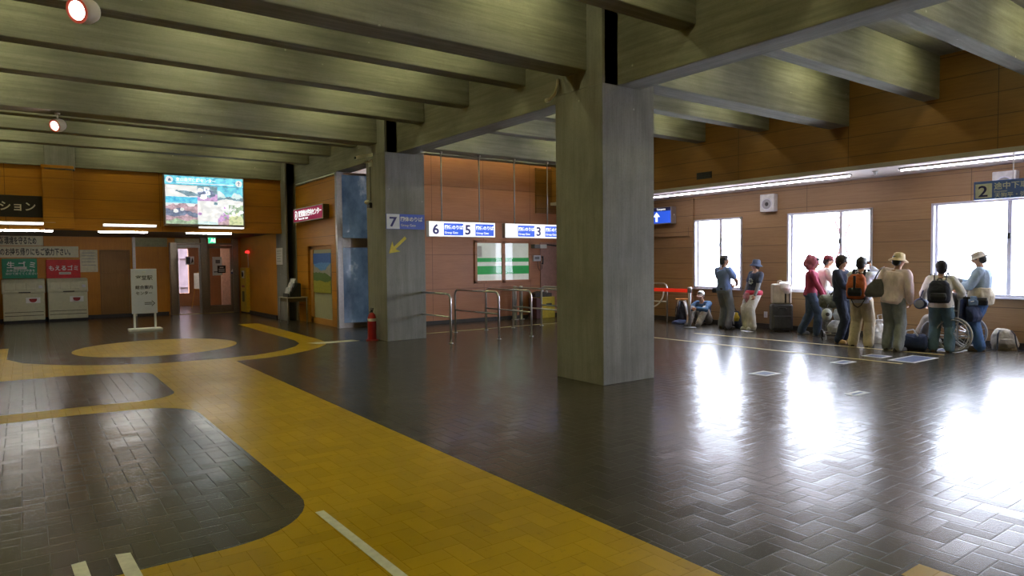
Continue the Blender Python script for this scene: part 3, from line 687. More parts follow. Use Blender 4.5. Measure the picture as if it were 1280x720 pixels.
# white standing board
t = thing('standing_sign', 'white standing sign board on a flat foot in front of the wall', 'standing sign', (2.40, 18.8, 0), R(0))
obj('board', MB().box(-.28, -.02, .42, .28, .02, 1.52), plain('cool_white_board', (.74, .77, .88), .5, 0, .03), t, .006)
obj('post', MB().box(-.25, -.02, .05, -.205, .02, .44), M['white'], t, .004); obj('post', MB().box(.205, -.02, .05, .25, .02, .44), M['white'], t, .004)
obj('base', MB().box(-.36, -.2, 0, .36, .2, .055), M['white'], t, .012)
for s, size, x, z in (('室堂駅', .125, -.185, 1.255), ('総合案内', .098, -.195, 1.03), ('センター', .092, -.19, .89)): text(s, size, M['ink'], (x, -.022, z), '-y', t, bold=.001)
b = MB(); 
for zz in (.68, .64): b.box(.0, -.024, zz, .17, -.02, zz + .014)
b.prism([(.15, -.022, .735), (.21, -.022, .667), (.15, -.022, .60), (.165, -.022, .60), (.23, -.022, .667), (.165, -.022, .735)], (0, -.003, 0)); obj('arrow', b, M['ink'], t)
obj('clip', MB().box(-.03, -.03, 1.43, .03, -.02, 1.46), M['white'], t, .003)
# ------------------------------------------------------------------ picture screen
def ridge(x0, x1, z0, zs, seed, amp, k=14):
    r = random.Random(seed); hs = [r.random() - .5 for _ in range(4)]; sp = .5
    while len(hs) < 40:
        hs = [v for a, c in zip(hs, hs[1:]) for v in (a, (a + c)/2 + (r.random() - .5)*sp)] + [hs[-1]]; sp *= .55
    n = len(hs) - 1
    return [(x0, z0)] + [(x0 + (x1 - x0)*i/n, max(z0 + .01, zs + amp*h*.9)) for i, h in enumerate(hs)] + [(x1, z0)]
def picture_tone(i, c):
    m, nt, b = new_mat('picture_tone_%d' % i)
    f = noise(nt, coords(nt, (7, 7, 11)), 1, 5, .7)
    k = mix_col(nt, ramp(nt, f, .35, .65), tuple(x*.55 for x in c), tuple(min(1, x*1.15 + .12) for x in c))
    L(nt, k, b.inputs['Emission Color']); b.inputs['Emission Strength'].default_value = .66; L(nt, k, b.inputs['Base Color']); return m
PIC = [picture_tone(i, c) for i, c in enumerate([(.62, .90, 1.0), (.12, .58, .80), (.95, .98, 1.0), (.16, .28, .36), (.05, .52, .85), (.45, .30, .36), (.30, .42, .28), (.10, .14, .25), (.55, .33, .62), (.60, .66, .36)])]
t = thing('picture_screen', 'large lit board of mountain and flower photographs on the fascia', 'lit picture board', (2.98, 19.5, 2.62))
W_, H_ = 1.99, 1.34
obj('case', MB().box(0, -.14, 0, W_, 0, H_), M['alu'], t, .01)
class PB(MB):
    def rect(s, x0, z0, x1, z1, m, lay): return s.box(x0, -.142 - lay*.002, z0, x1, -.14, z1, m)
    def shape(s, pts, m, lay): return s.prism([(x, -.142 - lay*.002, z) for x, z in pts], (0, .002, 0), m)
p = PB(); p.rect(.03, 1.08, W_ - .03, H_ - .03, 1, 0); obj('header', p, PIC, t)
def photo(x0, z0, x1, z1, spec):
    p = PB(); p.rect(x0, z0, x1, z1, spec[0], 1)
    h = z1 - z0
    for i, (zs, amp, m, seed) in enumerate(spec[1]): p.shape(ridge(x0, x1, z0, z0 + h*zs, seed, h*amp), m, 2 + i)
    for i, (cx, cz, rx, m) in enumerate(spec[2] if len(spec) > 2 else []): p.shape([(x0 + (x1-x0)*cx + rx*math.cos(a*PI/5)*(1 + .25*math.sin(a*2.3)), z0 + h*cz + rx*math.sin(a*PI/5)*.85) for a in range(10)], m, 6)
    obj('photograph', p, PIC, t)
rr = random.Random(3)
photo(.04, .60, .80, 1.07, (2, [(.62, .35, 3, 1), (.52, .3, 2, 2), (.36, .06, 4, 3), (.12, .04, 1, 4)]))
photo(.04, .06, .80, .60, (2, [(.8, .5, 5, 5), (.62, .45, 7, 6), (.45, .3, 5, 7), (.2, .2, 6, 8)], [(.3, .62, .06, 2), (.5, .7, .05, 2)]))
photo(.80, .68, 1.30, 1.07, (3, [(.35, .4, 8, 9)], [(rr.random()*.8 + .1, rr.random()*.7 + .15, .05 + .03*rr.random(), rr.choice((2, 2, 7))) for _ in range(12)]))
photo(.80, .06, 1.30, .68, (2, [(.72, .1, 2, 11), (.12, .05, 0, 12)], [(.1, .45, .05, 8), (.9, .9, .05, 3)]))
photo(1.30, .06, 1.58, .60, (2, [(.45, .5, 8, 13), (.2, .3, 5, 14)], [(rr.random()*.8 + .1, rr.random()*.8 + .1, .035, rr.choice((2, 8, 6))) for _ in range(9)]))
photo(1.30, .60, W_ - .04, 1.07, (1, [(.6, .5, 0, 15), (.45, .6, 3, 16), (.3, .3, 2, 18)]))
photo(1.58, .06, W_ - .04, .62, (6, [(.35, .5, 9, 17)], [(rr.random()*.9 + .05, rr.random()*.5 + .45, .03 + .02*rr.random(), 2) for _ in range(14)]))
obj('emblem', MB().disc((.14, -.146, 1.20), .085, 'y', .004, 28), PIC[2], t); obj('emblem', MB().disc((1.85, -.146, 1.18), .085, 'y', .004, 28), PIC[2], t)
b = MB().prism([(.10, -.152, 1.165), (.13, -.152, 1.24), (.17, -.152, 1.22), (.185, -.152, 1.165)], (0, .002, 0)); obj('emblem_mark', b, PIC[7], t)
b = MB().prism([(1.84, -.152, 1.12), (1.84, -.152, 1.19), (1.80, -.152, 1.18), (1.85, -.152, 1.245), (1.90, -.152, 1.18), (1.86, -.152, 1.19), (1.86, -.152, 1.12)], (0, .002, 0)); obj('emblem_mark', b, PIC[7], t)
text('立山自然保護センター', .105, M['white_glow_ink'], (.29, -.146, 1.175), '-y', t, sx=.93, bold=.003)
obj('header_line', MB().box(.30, -.146, 1.12, 1.72, -.144, 1.14), PIC[2], t)
# exit sign over the doors
t = thing('exit_sign', 'green and white lit emergency exit sign over the glazed doors', 'exit sign', (4.94, 23.88, 2.31))
obj('box', MB().box(0, -.06, 0, .24, 0, .19), M['white'], t, .005)
obj('face', MB().box(.01, -.064, .01, .23, -.06, .18), glow('exit_green', (.02, .50, .22), 1.2, (.02, .5, .2)), t)
b = MB(); y = -.068
b.disc((.12, y + .002, .150), .014, 'y', .003, 14)
b.prism([(.10, y, .09), (.115, y, .135), (.14, y, .13), (.13, y, .085)], (0, .003, 0)).prism([(.105, y, .095), (.085, y, .06), (.06, y, .055), (.062, y, .045), (.095, y, .048), (.12, y, .09)], (0, .003, 0)).prism([(.12, y, .09), (.145, y, .07), (.14, y, .035), (.152, y, .034), (.16, y, .075), (.132, y, .1)], (0, .003, 0)).prism([(.115, y, .13), (.09, y, .115), (.085, y, .095), (.094, y, .094), (.1, y, .11), (.125, y, .12)], (0, .003, 0)).prism([(.135, y, .128), (.16, y, .11), (.18, y, .118), (.178, y, .108), (.158, y, .1), (.13, y, .115)], (0, .003, 0))
b.box(.185, y, .03, .215, y + .003, .16); obj('running_figure', b, glow('exit_white', (.95, 1, .95), 1.3), t)
# ------------------------------------------------------------------ bins
M['bin'] = plain('grey_green_bin_plastic', (.56, .56, .38), .5, 0, .06)
M['bin_dark'] = plain('bin_shadow_gap', (.05, .05, .04), .6)
def bin_(x, label):
    t = thing('waste_bin', label, 'waste bin', (x, 24.25, 0), 0, 'pair of grey green waste bins against the back wall')
    w, d = .50, .62
    body = MB().box(-w + .015, -d, .07, w - .015, 0, .86); obj('body', body, M['bin'], t, .02)
    obj('groove', MB().box(-w + .05, -d - .01, .30, w - .05, -d + .01, .315).box(-w + .05, -d - .01, .20, w - .05, -d + .01, .215), M['bin_dark'], t)
    obj('skirt', MB().box(-w + .02, -d + .03, 0, w - .02, 0, .07), M['black'], t)
    lid = MB(); prof = [(-d - .02, .84), (-d - .03, .90), (-d + .03, 1.16), (-d + .12, 1.245), (0, 1.25), (0, .84)]
    lid.prism([(-w, a, z) for a, z in prof], (2*w, 0, 0)); lo = obj('lid', lid, M['bin'], t, .018)
    def panel(xa, xb, out):
        b = MB(); b.prism([(xa, -d - .03 + .01, .93), (xa, -d - .03 - out, .94), (xa, -d + .03 - out - .012, 1.14), (xa, -d + .05, 1.17)], (xb - xa, 0, 0)); return b
    for k in range(3): obj('lid_rib', panel(-w + .07 + k*.245, -w + .29 + k*.245, .012), M['bin'], lo, .008)
    obj('handle', MB().box(-.12, -d - .045, .855, .16, -d - .01, .885), M['bin_dark'], lo, .006)
    obj('latch_plate', MB().box(w - .15, -d - .045, .98, w - .06, -d - .0, 1.06), M['white_panel'], lo, .003)
    lb = obj('label_plate', MB().box(.04, -d - .008, .56, .38, -d, .72), M['white'], t, .002)
    b = MB(); b.prism([(.21 + .09*math.cos(R(a)), -d - .011, .655 + .075*math.sin(R(a))) for a in range(180, 361, 20)], (0, .004, 0)).box(.12, -d - .011, .655, .30, -d - .007, .685)
    obj('red_mark', b, plain('red_label_print', (.35, .02, .02), .5), lb)
bin_(-.01, 'grey green lidded waste bin below the green sign')
bin_(1.04, 'grey green lidded waste bin below the red sign')
# ------------------------------------------------------------------ alarm column, posters, table
t = thing('fire_alarm_cabinet', 'tall yellow fire alarm cabinet with red lamp on the side wall', 'alarm cabinet', (6.0, 23.65, 0))
obj('cabinet', MB().box(-.12, 0, .04, 0, -.72, 1.50), plain('mustard_cabinet', (.66, .43, .02), .45), t, .012)
obj('call_panel', MB().box(-.13, -.22, 1.15, -.12, -.50, 1.40), M['paper'], t, .004); obj('call_button', MB().disc((-.13, -.36, 1.28), .08, 'x', -.02, 20), M['black'], t)
obj('strip', MB().box(-.13, -.2, .85, -.12, -.52, .92), M['red_plastic'], t); obj('hose_window', MB().box(-.13, -.24, .38, -.12, -.48, .72), plain('dark_grille', (.12, .10, .03), .6), t)
obj('conduit', MB().tube([(-.03, -.68, 1.5), (-.03, -.68, 2.05)], .012, 8), M['alu'], t)
obj('lamp', MB().lathe([(.001, 0), (.07, 0), (.075, .03), (.05, .07), (.001, .085)], (-.05, -.68, 1.98), 16), glow('alarm_lamp', (1, .02, .02), 1.5, (.5, .01, .01)), t, smooth=True)
t = thing('landscape_poster', 'mountain meadow poster on the glazed office door', 'poster', (6.36, 17.93, 0.84))
POS = [plain('poster_tone_%d' % i, c, .5, 0, .15, 20) for i, c in enumerate([(.03, .13, .55), (.12, .32, .75), (.42, .40, .38), (.12, .20, .05), (.38, .36, .04), (.85, .85, .85)])]
W2, H2 = 1.28, 1.04
class PX(MB):
    def shape(s, pts, m, lay): return s.prism([(-.004 - lay*.001, -x, z) for x, z in pts], (.003, 0, 0), m)
p = PX(); p.shape([(0, 0), (W2, 0), (W2, H2), (0, H2)], 0, 0)
p.shape(ridge(0, W2, 0, .78, 21, .08), 1, 1); p.shape(ridge(0, W2, 0, .68, 22, .2, 16), 2, 2); p.shape(ridge(0, W2, 0, .48, 23, .14), 3, 3); p.shape(ridge(0, W2, 0, .30, 24, .08), 4, 4)
obj('print', p, POS, t)
t = thing('side_table', 'small table with thin legs beside the office doorway', 'table', (5.99, 18.55, 0))
obj('tabletop', MB().box(-.29, -.36, .68, .29, .36, .705), plain('table_laminate', (.42, .36, .26), .5), t, .006); obj('apron', MB().box(-.25, -.32, .58, .25, .32, .68), plain('dark_table_apron', (.10, .065, .03), .5), t, .004)
for sx in (-1, 1):
    for sy in (-1, 1): obj('leg', MB().tube([(sx*.26, sy*.33, 0), (sx*.26, sy*.33, .68)], .014, 8), M['alu'], t, smooth=True)
t = thing('brochure_rack', 'black rack of printed leaflets on the small table', 'brochure rack', (5.98, 18.55, .705))
obj('rack', MB().prism([(-.14, -.22, 0), (.16, -.22, 0), (.16, -.22, .36), (.10, -.22, .38)], (0, .44, 0)).box(-.2, -.22, 0, -.17, .22, .1), M['black'], t, .006)
for k, (zz, tl) in enumerate(((.02, .0), (.14, .07), (.26, .13))):
    for q in (-1, 1):
        b = MB().prism([(-.18 + tl, q*.105 - .095, zz), (-.18 + tl, q*.105 + .095, zz), (-.11 + tl, q*.105 + .095, zz + .24), (-.11 + tl, q*.105 - .095, zz + .24)], (.012, 0, -.003))
        obj('leaflet', b, plain('leaflet_print_%d%d' % (k, q + 1), random.choice([(.55, .55, .56), (.35, .36, .38), (.68, .66, .62)]), .5, 0, .5, 22), t)
# door stickers and things in the lobby
t = thing('door_notice', 'white notice taped inside the glazed door leaf', 'notice', (5.10, 24.03, 1.25)); obj('sheet', MB().box(0, 0, 0, .3, .004, .62), M['paper'], t); obj('print', MB().box(.1, -.003, .40, .24, 0, .52).box(.04, -.003, .1, .26, 0, .14), plain('notice_print', (.2, .2, .2), .6), t)
t = thing('door_sticker', 'black square sticker with white lines on the glazed door leaf', 'sticker', (5.24, 23.975, 1.33)); obj('sticker', MB().box(0, -.004, 0, .26, 0, .25), M['black'], t); obj('lines', MB().box(.04, -.006, .05, .22, -.004, .075).box(.04, -.006, .11, .22, -.004, .135).box(.07, -.006, .17, .19, -.004, .2), M['white_ink'], t)
t = thing('door_sticker', 'small blue triangular sticker at the edge of the glazed door leaf', 'sticker', (5.66, 23.95, 1.30)); obj('sticker', MB().box(0, -.004, 0, .1, 0, .05), plain('dull_blue_sticker', (.05, .08, .2), .5), t); obj('triangle', MB().prism([(0, -.004, .06), (.1, -.004, .06), (.05, -.004, .17)], (0, .004, 0)), M['white'], t)
t = thing('door_sticker', 'black and white sticker on the open glass panel of the entrance', 'sticker', (4.28, 24.01, 1.62)); obj('sticker', MB().box(0, -.004, 0, .26, 0, .26), M['white'], t); obj('mark', MB().box(.02, -.006, .02, .14, -.004, .24).prism([(.16, -.006, .02), (.24, -.006, .1), (.2, -.006, .24)], (0, .002, 0)), M['black'], t)
t = thing('display_easel', 'wooden easel holding a white board inside the lobby', 'easel', (5.34, 27.4, 0), R(-14))
for a, c in (((-.28, 0, 0), (-.04, 0, 1.35)), ((.28, 0, 0), (.04, 0, 1.35)), ((0, .45, 0), (0, .03, 1.35))): obj('leg', MB().tube([a, c], .022, 6), M['wood_frame'], t)
obj('ledge', MB().box(-.22, -.06, .68, .22, .0, .72), M['wood_frame'], t, .004); obj('board', MB().box(-.18, -.06, .72, .18, -.04, 1.30), M['paper'], t, .004)
# ------------------------------------------------------------------ pillar fittings
t = thing('fire_extinguisher', 'red fire extinguisher standing beside the concrete pillar of gate 7', 'fire extinguisher', (5.84, 13.05, 0))
obj('cylinder', MB().lathe([(.001, 0), (.085, 0), (.09, .03), (.09, .46), (.07, .54), (.03, .58), (.001, .585)], (0, 0, 0), 24), M['red_plastic'], t, smooth=True)
obj('valve', MB().lathe([(.001, .58), (.022, .58), (.022, .64), (.001, .64)], (0, 0, 0), 12).box(-.012, -.07, .63, .012, .06, .65).box(-.012, -.075, .66, .012, .05, .675), M['black'], t, .003)
obj('hose', MB().tube([(0, .03, .62), (0, .09, .58), (.02, .12, .45), (.02, .115, .2)], .012, 8), M['black'], t, smooth=True); obj('label_plate', MB().lathe([(.0915, .40), (.0915, .46)], (0, 0, 0), 24), M['paper'], t)
b = MB().lathe([(.001, 0), (.13, 0), (.13, .02), (.001, .02)], (0, 0, 0), 24); obj('stand', b, M['red_plastic'], t)
t = thing('security_camera', 'white security camera on a bracket high on the pillar', 'security camera', (6.0, 13.3, 3.76))
obj('mount', MB().box(-.04, -.06, -.12, 0, .06, .02).tube([(-.03, 0, -.03), (-.16, 0, -.05)], .018, 8), M['white'], t, .003)
obj('housing', MB().prism([(-.30, .16, .015), (-.30, .04, .015), (-.30, .04, .085), (-.30, .16, .085)], (.26, -.22, .05)), M['white'], t, .006); obj('lens', MB().ell((-.31, .11, .05), (.025, .03, .03)), M['black'], t, smooth=True)
t = thing('mounted_sensor', 'small white and black sensor lamp on the concrete pillar face', 'sensor', (6.0, 13.34, 2.86))
obj('box', MB().box(-.07, -.06, -.09, 0, .06, .02), M['black'], t, .008); obj('dome', MB().ell((-.09, .0, .03), (.06, .055, .05)), M['white'], t, smooth=True); obj('cable', MB().tube([(-.012, 0, .06), (-.012, 0, .9)], .008, 6), M['dark'], t)
t = thing('conduit_pipe', 'curved pale conduit pipe coming out of the central pillar under a beam', 'pipe', (6.0, 7.2, 3.98))
obj('pipe', MB().tube([(-.03, -.06, .1), (-.04, -.06, .0), (-.05, -.02, -.09), (-.06, .06, -.14), (-.06, .11, -.15)], .022, 10), plain('pale_pipe', (.5, .44, .33), .5), t, smooth=True); obj('collar', MB().tube([(-.06, .10, -.15), (-.06, .15, -.15)], .034, 12), M['white'], t, smooth=True)
# ------------------------------------------------------------------ gate wall fittings
t = thing('wall_camera', 'grey box camera with white plate on the gate wall', 'security camera', (12.0, 15.4, 2.02))
obj('box', MB().box(-.18, -.2, -.03, .02, 0, .08), plain('grey_camera_box', (.14, .13, .13), .5), t, .006); obj('plate', MB().box(.02, -.15, -.03, .3, 0, .08), M['white'], t, .004); obj('closer_arm', MB().tube([(.36, -.05, .08), (.9, -.08, .03)], .022, 6), M['dark'], t)
t = thing('wall_telephone', 'grey wall telephone with hanging handset on the gate wall', 'telephone', (12.02, 15.4, 1.62))
obj('box', MB().box(-.14, -.07, 0, .12, 0, .17), M['white_panel'], t, .01); obj('face', MB().box(-.1, -.078, .05, .06, -.07, .13), plain('phone_screen', (.2, .2, .22), .4), t)
obj('handset', MB().tube([(.19, -.05, .14), (.21, -.05, .08), (.21, -.05, -.04), (.19, -.05, -.08)], [.035, .022, .022, .035], 10), plain('phone_black', (.05, .045, .045), .4), t, smooth=True)
obj('cord', MB().tube([(.19, -.05, -.08), (.17, -.05, -.22), (.08, -.05, -.27), (.03, -.05, -.18), (.02, -.05, 0)], .008, 6), M['black'], t, smooth=True)
for x, lab in ((11.03, 'first of two white steel bollards by the gate wall, beside its twin'), (11.24, 'second of two white steel bollards, next to the yellow bin')):
    t = thing('steel_bollard', lab, 'bollard', (x, 15.1, 0), 0, 'two white steel bollards at the gate wall')
    obj('post', MB().lathe([(.001, 0), (.05, 0), (.05, .90), (.045, .93), (.001, .935)], (0, 0, 0), 16), M['steel'], t, smooth=True); obj('flange', MB().lathe([(.001, 0), (.10, 0), (.10, .015), (.001, .015)], (0, 0, 0), 20), M['steel'], t); obj('collar', MB().lathe([(.052, .80), (.056, .80), (.056, .86), (.052, .86)], (0, 0, 0), 16), M['dark'], t)
t = thing('yellow_box', 'yellow box with a dark side standing by the gate wall', 'box', (12.0, 15.15, 0))
obj('box', MB().box(-.16, -.2, 0, .34, .2, .60), plain('yellow_box_panel', (.55, .42, .03), .5), t, .012); obj('side', MB().box(-.32, -.19, 0, -.16, .19, .58), plain('maroon_side', (.09, .03, .035), .5), t, .006); obj('slot', MB().box(.02, -.206, .35, .22, -.2, .42), M['dark'], t)
t = thing('ticket_reader', 'small dark ticket reader lying on the yellow box', 'ticket reader', (12.0, 15.15, .60)); obj('body', MB().prism([(-.3, -.12, 0), (.3, -.12, 0), (.3, -.12, .1), (-.1, -.12, .16), (-.3, -.12, .1)], (0, .24, 0)), M['dark'], t, .01); obj('knob', MB().ell((-.05, -.1, .18), (.05, .05, .04)).ell((.12, -.1, .14), (.04, .04, .04)), M['white_panel'], t, smooth=True)
# ------------------------------------------------------------------ steel railings
def rail(x, y0, y1, label, h=.98):
    t = thing('queue_railing', label, 'railing', (x, y0, 0), 0, 'steel queue railings before the gates')
    ln = y1 - y0; r = .022; c = .12
    def bend(ya, sgn): return [(0, ya, h - c), (0, ya + sgn*c*.3, h - c*.3), (0, ya + sgn*c, h)]
    obj('top_rail', MB().tube([(0, c, h), (0, ln - c, h)], r, 12), M['steel'], t, smooth=True)
    obj('post', MB().tube([(0, 0, 0), (0, 0, h - c), (0, c*.13, h - c*.5), (0, c*.5, h - c*.13), (0, c, h)], r, 12), M['steel'], t, smooth=True)
    obj('post', MB().tube([(0, ln, 0), (0, ln, h - c), (0, ln - c*.13, h - c*.5), (0, ln - c*.5, h - c*.13), (0, ln - c, h)], r, 12), M['steel'], t, smooth=True)
    obj('middle_rail', MB().tube([(0, 0, .52), (0, ln, .52)], r*.8, 10), M['steel'], t, smooth=True)
    for yy in (0, ln): obj('foot_plate', MB().lathe([(.001, 0), (.05, 0), (.05, .008), (.001, .008)], (0, yy, 0), 16), M['steel'], t)
for x, lab in ((6.82, 'steel queue railing closest to the pillar of gate 7'), (7.98, 'second steel queue railing counted from the pillar of gate 7'), (8.83, 'third steel queue railing counted from the pillar of gate 7'),
        (9.62, 'fourth steel queue railing counted from the pillar of gate 7'), (10.5, 'fifth steel queue railing counted from the pillar of gate 7')): rail(x, 11.5, 13.25, lab)
# belt barrier near the window wall
t = thing('belt_barrier', 'grey post barrier with bright red belt by the window wall', 'belt barrier', (12.75, 10.45, 0))
obj('post', MB().lathe([(.001, 0), (.035, 0), (.035, .86), (.001, .86)], (0, 0, 0), 16), plain('grey_post', (.34, .34, .35), .4, .6), t, smooth=True); obj('head', MB().lathe([(.001, .84), (.05, .84), (.05, .95), (.04, .97), (.001, .97)], (0, 0, 0), 16), M['steel'], t, smooth=True)
obj('base', MB().lathe([(.001, 0), (.16, 0), (.15, .02), (.04, .035), (.001, .035)], (0, 0, 0), 24), plain('dark_grey_base', (.12, .12, .12), .5), t, smooth=True)
obj('belt', MB().box(-.008, .04, .84, .008, 2.6, .925), glow('red_belt', (.9, .03, .01), .25, (.75, .03, .012)), t)  # belt cloth is no lamp; slight emission lifts its red
t = thing('belt_barrier', 'grey barrier post behind the pillar holding the far end of the red belt', 'belt barrier', (12.75, 13.1, 0))
obj('post', MB().lathe([(.001, 0), (.035, 0), (.035, .96), (.001, .96)], (0, 0, 0), 16), M['alu'], t, smooth=True); obj('base', MB().lathe([(.001, 0), (.16, 0), (.15, .02), (.001, .035)], (0, 0, 0), 24), M['dark'], t)
t = thing('guard_railing', 'steel guard rail with rounded corner near the backpack', 'railing', (13.68, 11.95, 0))
obj('top_rail', MB().tube([(0, 0, 0), (0, 0, .88), (0, .03, .96), (0, .11, 1.0), (0, 1.6, 1.0), (0, 1.6, 0)], .022, 12), M['steel'], t, smooth=True); obj('middle_rail', MB().tube([(0, 0, .52), (0, 1.6, .52)], .018, 10), M['steel'], t, smooth=True)
obj('loop', MB().tube([(-.02, .05 + .55 - .5*math.cos(R(a)), .80 - .45*math.sin(R(a))) for a in range(0, 181, 12)], .02, 8), M['white'], t, smooth=True)
# ------------------------------------------------------------------ window wall fittings
def wall_speaker(y, label):
    t = thing('wall_speaker', label, 'speaker', (14.1, y, 2.71), 0, 'white wall speakers above the windows')
    obj('cabinet', MB().box(-.16, -.18, 0, 0, .18, .40), plain('ivory_speaker', (.62, .62, .58), .5), t, .012)
    obj('cone', MB().disc((-.165, 0, .17), .12, 'x', .008, 28), plain('speaker_grey', (.30, .30, .30), .6), t); obj('rim', MB().torus((-.166, 0, .17), .125, .012, 'x', 32, 6), M['white_panel'], t, smooth=True)
    obj('dust_cap', MB().ell((-.166, 0, .17), (.02, .045, .045)), M['dark'], t, smooth=True)
wall_speaker(9.2, 'white square speaker with round grey cone between the two smaller windows')
wall_speaker(4.55, 'white square speaker with round grey cone above the gate 2 sign')
t = thing('air_vent', 'small dark air vent in the upper wooden wall', 'air vent', (12.6, 10.12, 3.45)); obj('frame', MB().box(-.012, 0, 0, 0, -.42, .15), M['dark'], t, .003); obj('louvre', MB().box(-.02, -.02, .03, -.012, -.4, .05).box(-.02, -.02, .065, -.012, -.4, .085).box(-.02, -.02, .10, -.012, -.4, .12), M['black'], t)
t = thing('wall_outlet', 'white power outlet low on the wall between the windows', 'outlet', (14.1, 9.36, .24)); obj('plate', MB().box(-.012, 0, 0, 0, -.09, .14), M['white'], t, .003); obj('socket', MB().box(-.016, -.03, .04, -.012, -.06, .10), M['white_panel'], t)
t = thing('sprinkler_head', 'small white detector under the soffit between the strip lamps', 'detector', (13.0, 6.3, 3.24)); obj('base', MB().lathe([(.001, 0), (.05, 0), (.045, -.03), (.001, -.03)], (0, 0, 0), 16), M['white'], t); obj('head', MB().ell((0, 0, -.05), (.03, .03, .03)), M['white'], t, smooth=True)
# ------------------------------------------------------------------ floor stickers and tapes
M['tape'] = plain('worn_white_tape', (.66, .64, .56), .5, 0, .12, 20); M['tape_y'] = plain('worn_yellow_tape', (.48, .38, .16), .5, 0, .15, 20)
def tape(pts, label, mat=None, group=None, name='floor_tape'):
    b = MB().prism([(x, y, .0005) for x, y in pts], (0, 0, .0035)); obj(name, b, mat or M['tape'], None, label=label, cat='floor tape', group=group)
tape([(1.475, 4.22), (1.53, 4.22), (1.55, 2.6), (1.49, 2.6)], 'long white tape strip on the yellow band beside the rounded dark bay')
tape([(.16, 4.27), (.225, 4.28), (.27, 3.3), (.20, 3.3)], 'white tape strip end on the dark bay, the shorter one by the corner')
tape([(.365, 4.27), (.435, 4.25), (.48, 3.3), (.40, 3.3)], 'white tape strip crossing from the dark bay onto the yellow lane')
tape([(4.60, 13.47), (5.55, 13.40), (5.6, 13.15), (4.72, 13.15)], 'wide white tape patch on the floor before the fire extinguisher')
tape([(11.85, 9.6), (11.92, 9.6), (12.30, 4.8), (12.23, 4.8)], 'thin yellow floor line at the feet of the standing group', M['tape_y'])
tape([(10.55, 9.8), (10.62, 9.8), (10.78, 4.78), (10.71, 4.78)], 'thin yellow floor line farther from the windows than the other', M['tape_y'])
tape([(7.0, 13.50), (7.0, 13.43), (12.6, 13.55), (12.6, 13.62)], 'thin yellow floor line across the far end of the railings', M['tape_y'])
def sticker(c, w, h, rz, label):
    t = thing('floor_sticker', label, 'floor sticker', (c[0], c[1], 0), rz, 'white and blue stickers on the floor by the queue')
    obj('sheet', MB().box(-w/2, -h/2, .0005, w/2, h/2, .003), M['white_panel'], t)
    obj('print', MB().box(-w/2 + .06, -h/2 + .05, .003, w/2 - .06, h/2 - .05, .004), plain('blue_print', (.10, .14, .32), .5, 0, .3, 20), t)
sticker((8.4, 5.56), .36, .28, 0, 'lone floor sticker far out on the shiny brown tiles')
sticker((11.4, 4.9), .85, .40, 0, 'large blue floor sticker in front of the person with the black rucksack')
sticker((11.3, 5.42), .34, .34, 0, 'floor sticker just before the feet of the person in the pale hat')
sticker((12.95, 4.98), .55, .40, 0, 'floor sticker beside the wheelchair wheels')
sticker((10.25, 5.42), .40, .22, 0, 'small floor sticker on the glare beside the yellow line')
sticker((7.98, 4.05), .34, .14, 0, 'narrow floor sticker alone in the middle of the brown floor')
sticker((13.1, 9.12), .34, .16, R(60), 'white floor sticker at the feet of the woman leaning by the wall')
# outside: a red and white framework across the road
for y, lab in ((16.2, 'red and white frame tower outside the second window'), (10.6, 'red and white frame tower outside the big window')):
    t = thing('frame_tower', lab, 'frame tower', (20.5, y, -.15))
    for dx, dy in ((0, 0), (0, .55), (.6, 0), (.6, .55)): obj('post', MB().box(dx, dy, 0, dx + .07, dy + .07, 4.4), plain('white_steel', (.45, .45, .47), .5), t, .005)
    obj('platform', MB().box(-.02, -.02, 1.5, .69, .64, 1.56).box(-.02, -.02, 3.0, .69, .64, 3.06), M['alu'], t)
    obj('brace', MB().tube([(.03, .03, 1.6), (.03, .58, 3.0)], .03, 6).tube([(.03, .58, 1.6), (.03, .03, 3.0)], .03, 6), plain('faded_red_steel', (.24, .07, .08), .5), t)
# ------------------------------------------------------------------ people
from mathutils import noise as mnoise
SKIN = plain('skin', (.50, .27, .17), .55, 0, .06)
SKIN2 = plain('skin_tanned', (.40, .20, .12), .55, 0, .06)
HAIR = plain('black_hair', (.012, .010, .010), .5, 0, .3, 60)
HAIR2 = plain('dark_brown_hair', (.035, .02, .014), .5, 0, .3, 60)
EYE = plain('eye_dark', (.02, .015, .012), .25, 0, 0); LIP = plain('lip', (.36, .12, .09), .5, 0, .05)
def away(px): return -(R(35.9) + math.atan((px - 640)/843))
def ik(a, c, l1, l2, pole):
    a, c, pole = Vector(a), Vector(c), Vector(pole); d = c - a; ln = d.length; mx = (l1 + l2)*.999
    if ln > mx: c = a + d*(mx/ln); d = c - a; ln = mx
    t = d/ln; k = (l1*l1 - l2*l2 + ln*ln)/(2*ln); h = math.sqrt(max(l1*l1 - k*k, 0)); p = (pole - t*pole.dot(t)).normalized()
    return a + t*k + p*h, c
def crumple(o, amp, fz=6, seed=0):
    me = o.data; n = len(me.vertices); co = np.empty(n*3, 'f'); no = np.empty(n*3, 'f'); me.vertices.foreach_get('co', co); me.vertices.foreach_get('normal', no)
    co = co.reshape(-1, 3); no = no.reshape(-1, 3); off = Vector((seed*3.1, seed*1.7, seed))
    d = np.array([mnoise.noise(Vector((p[0]*11, p[1]*11, p[2]*fz)) + off) + .5*mnoise.noise(Vector((p[0]*24, p[1]*24, p[2]*fz*2.4)) + off) for p in co])
    co += no*d[:, None]*amp; me.vertices.foreach_set('co', co.ravel()); me.update()
class Person: pass
_pn = [0]
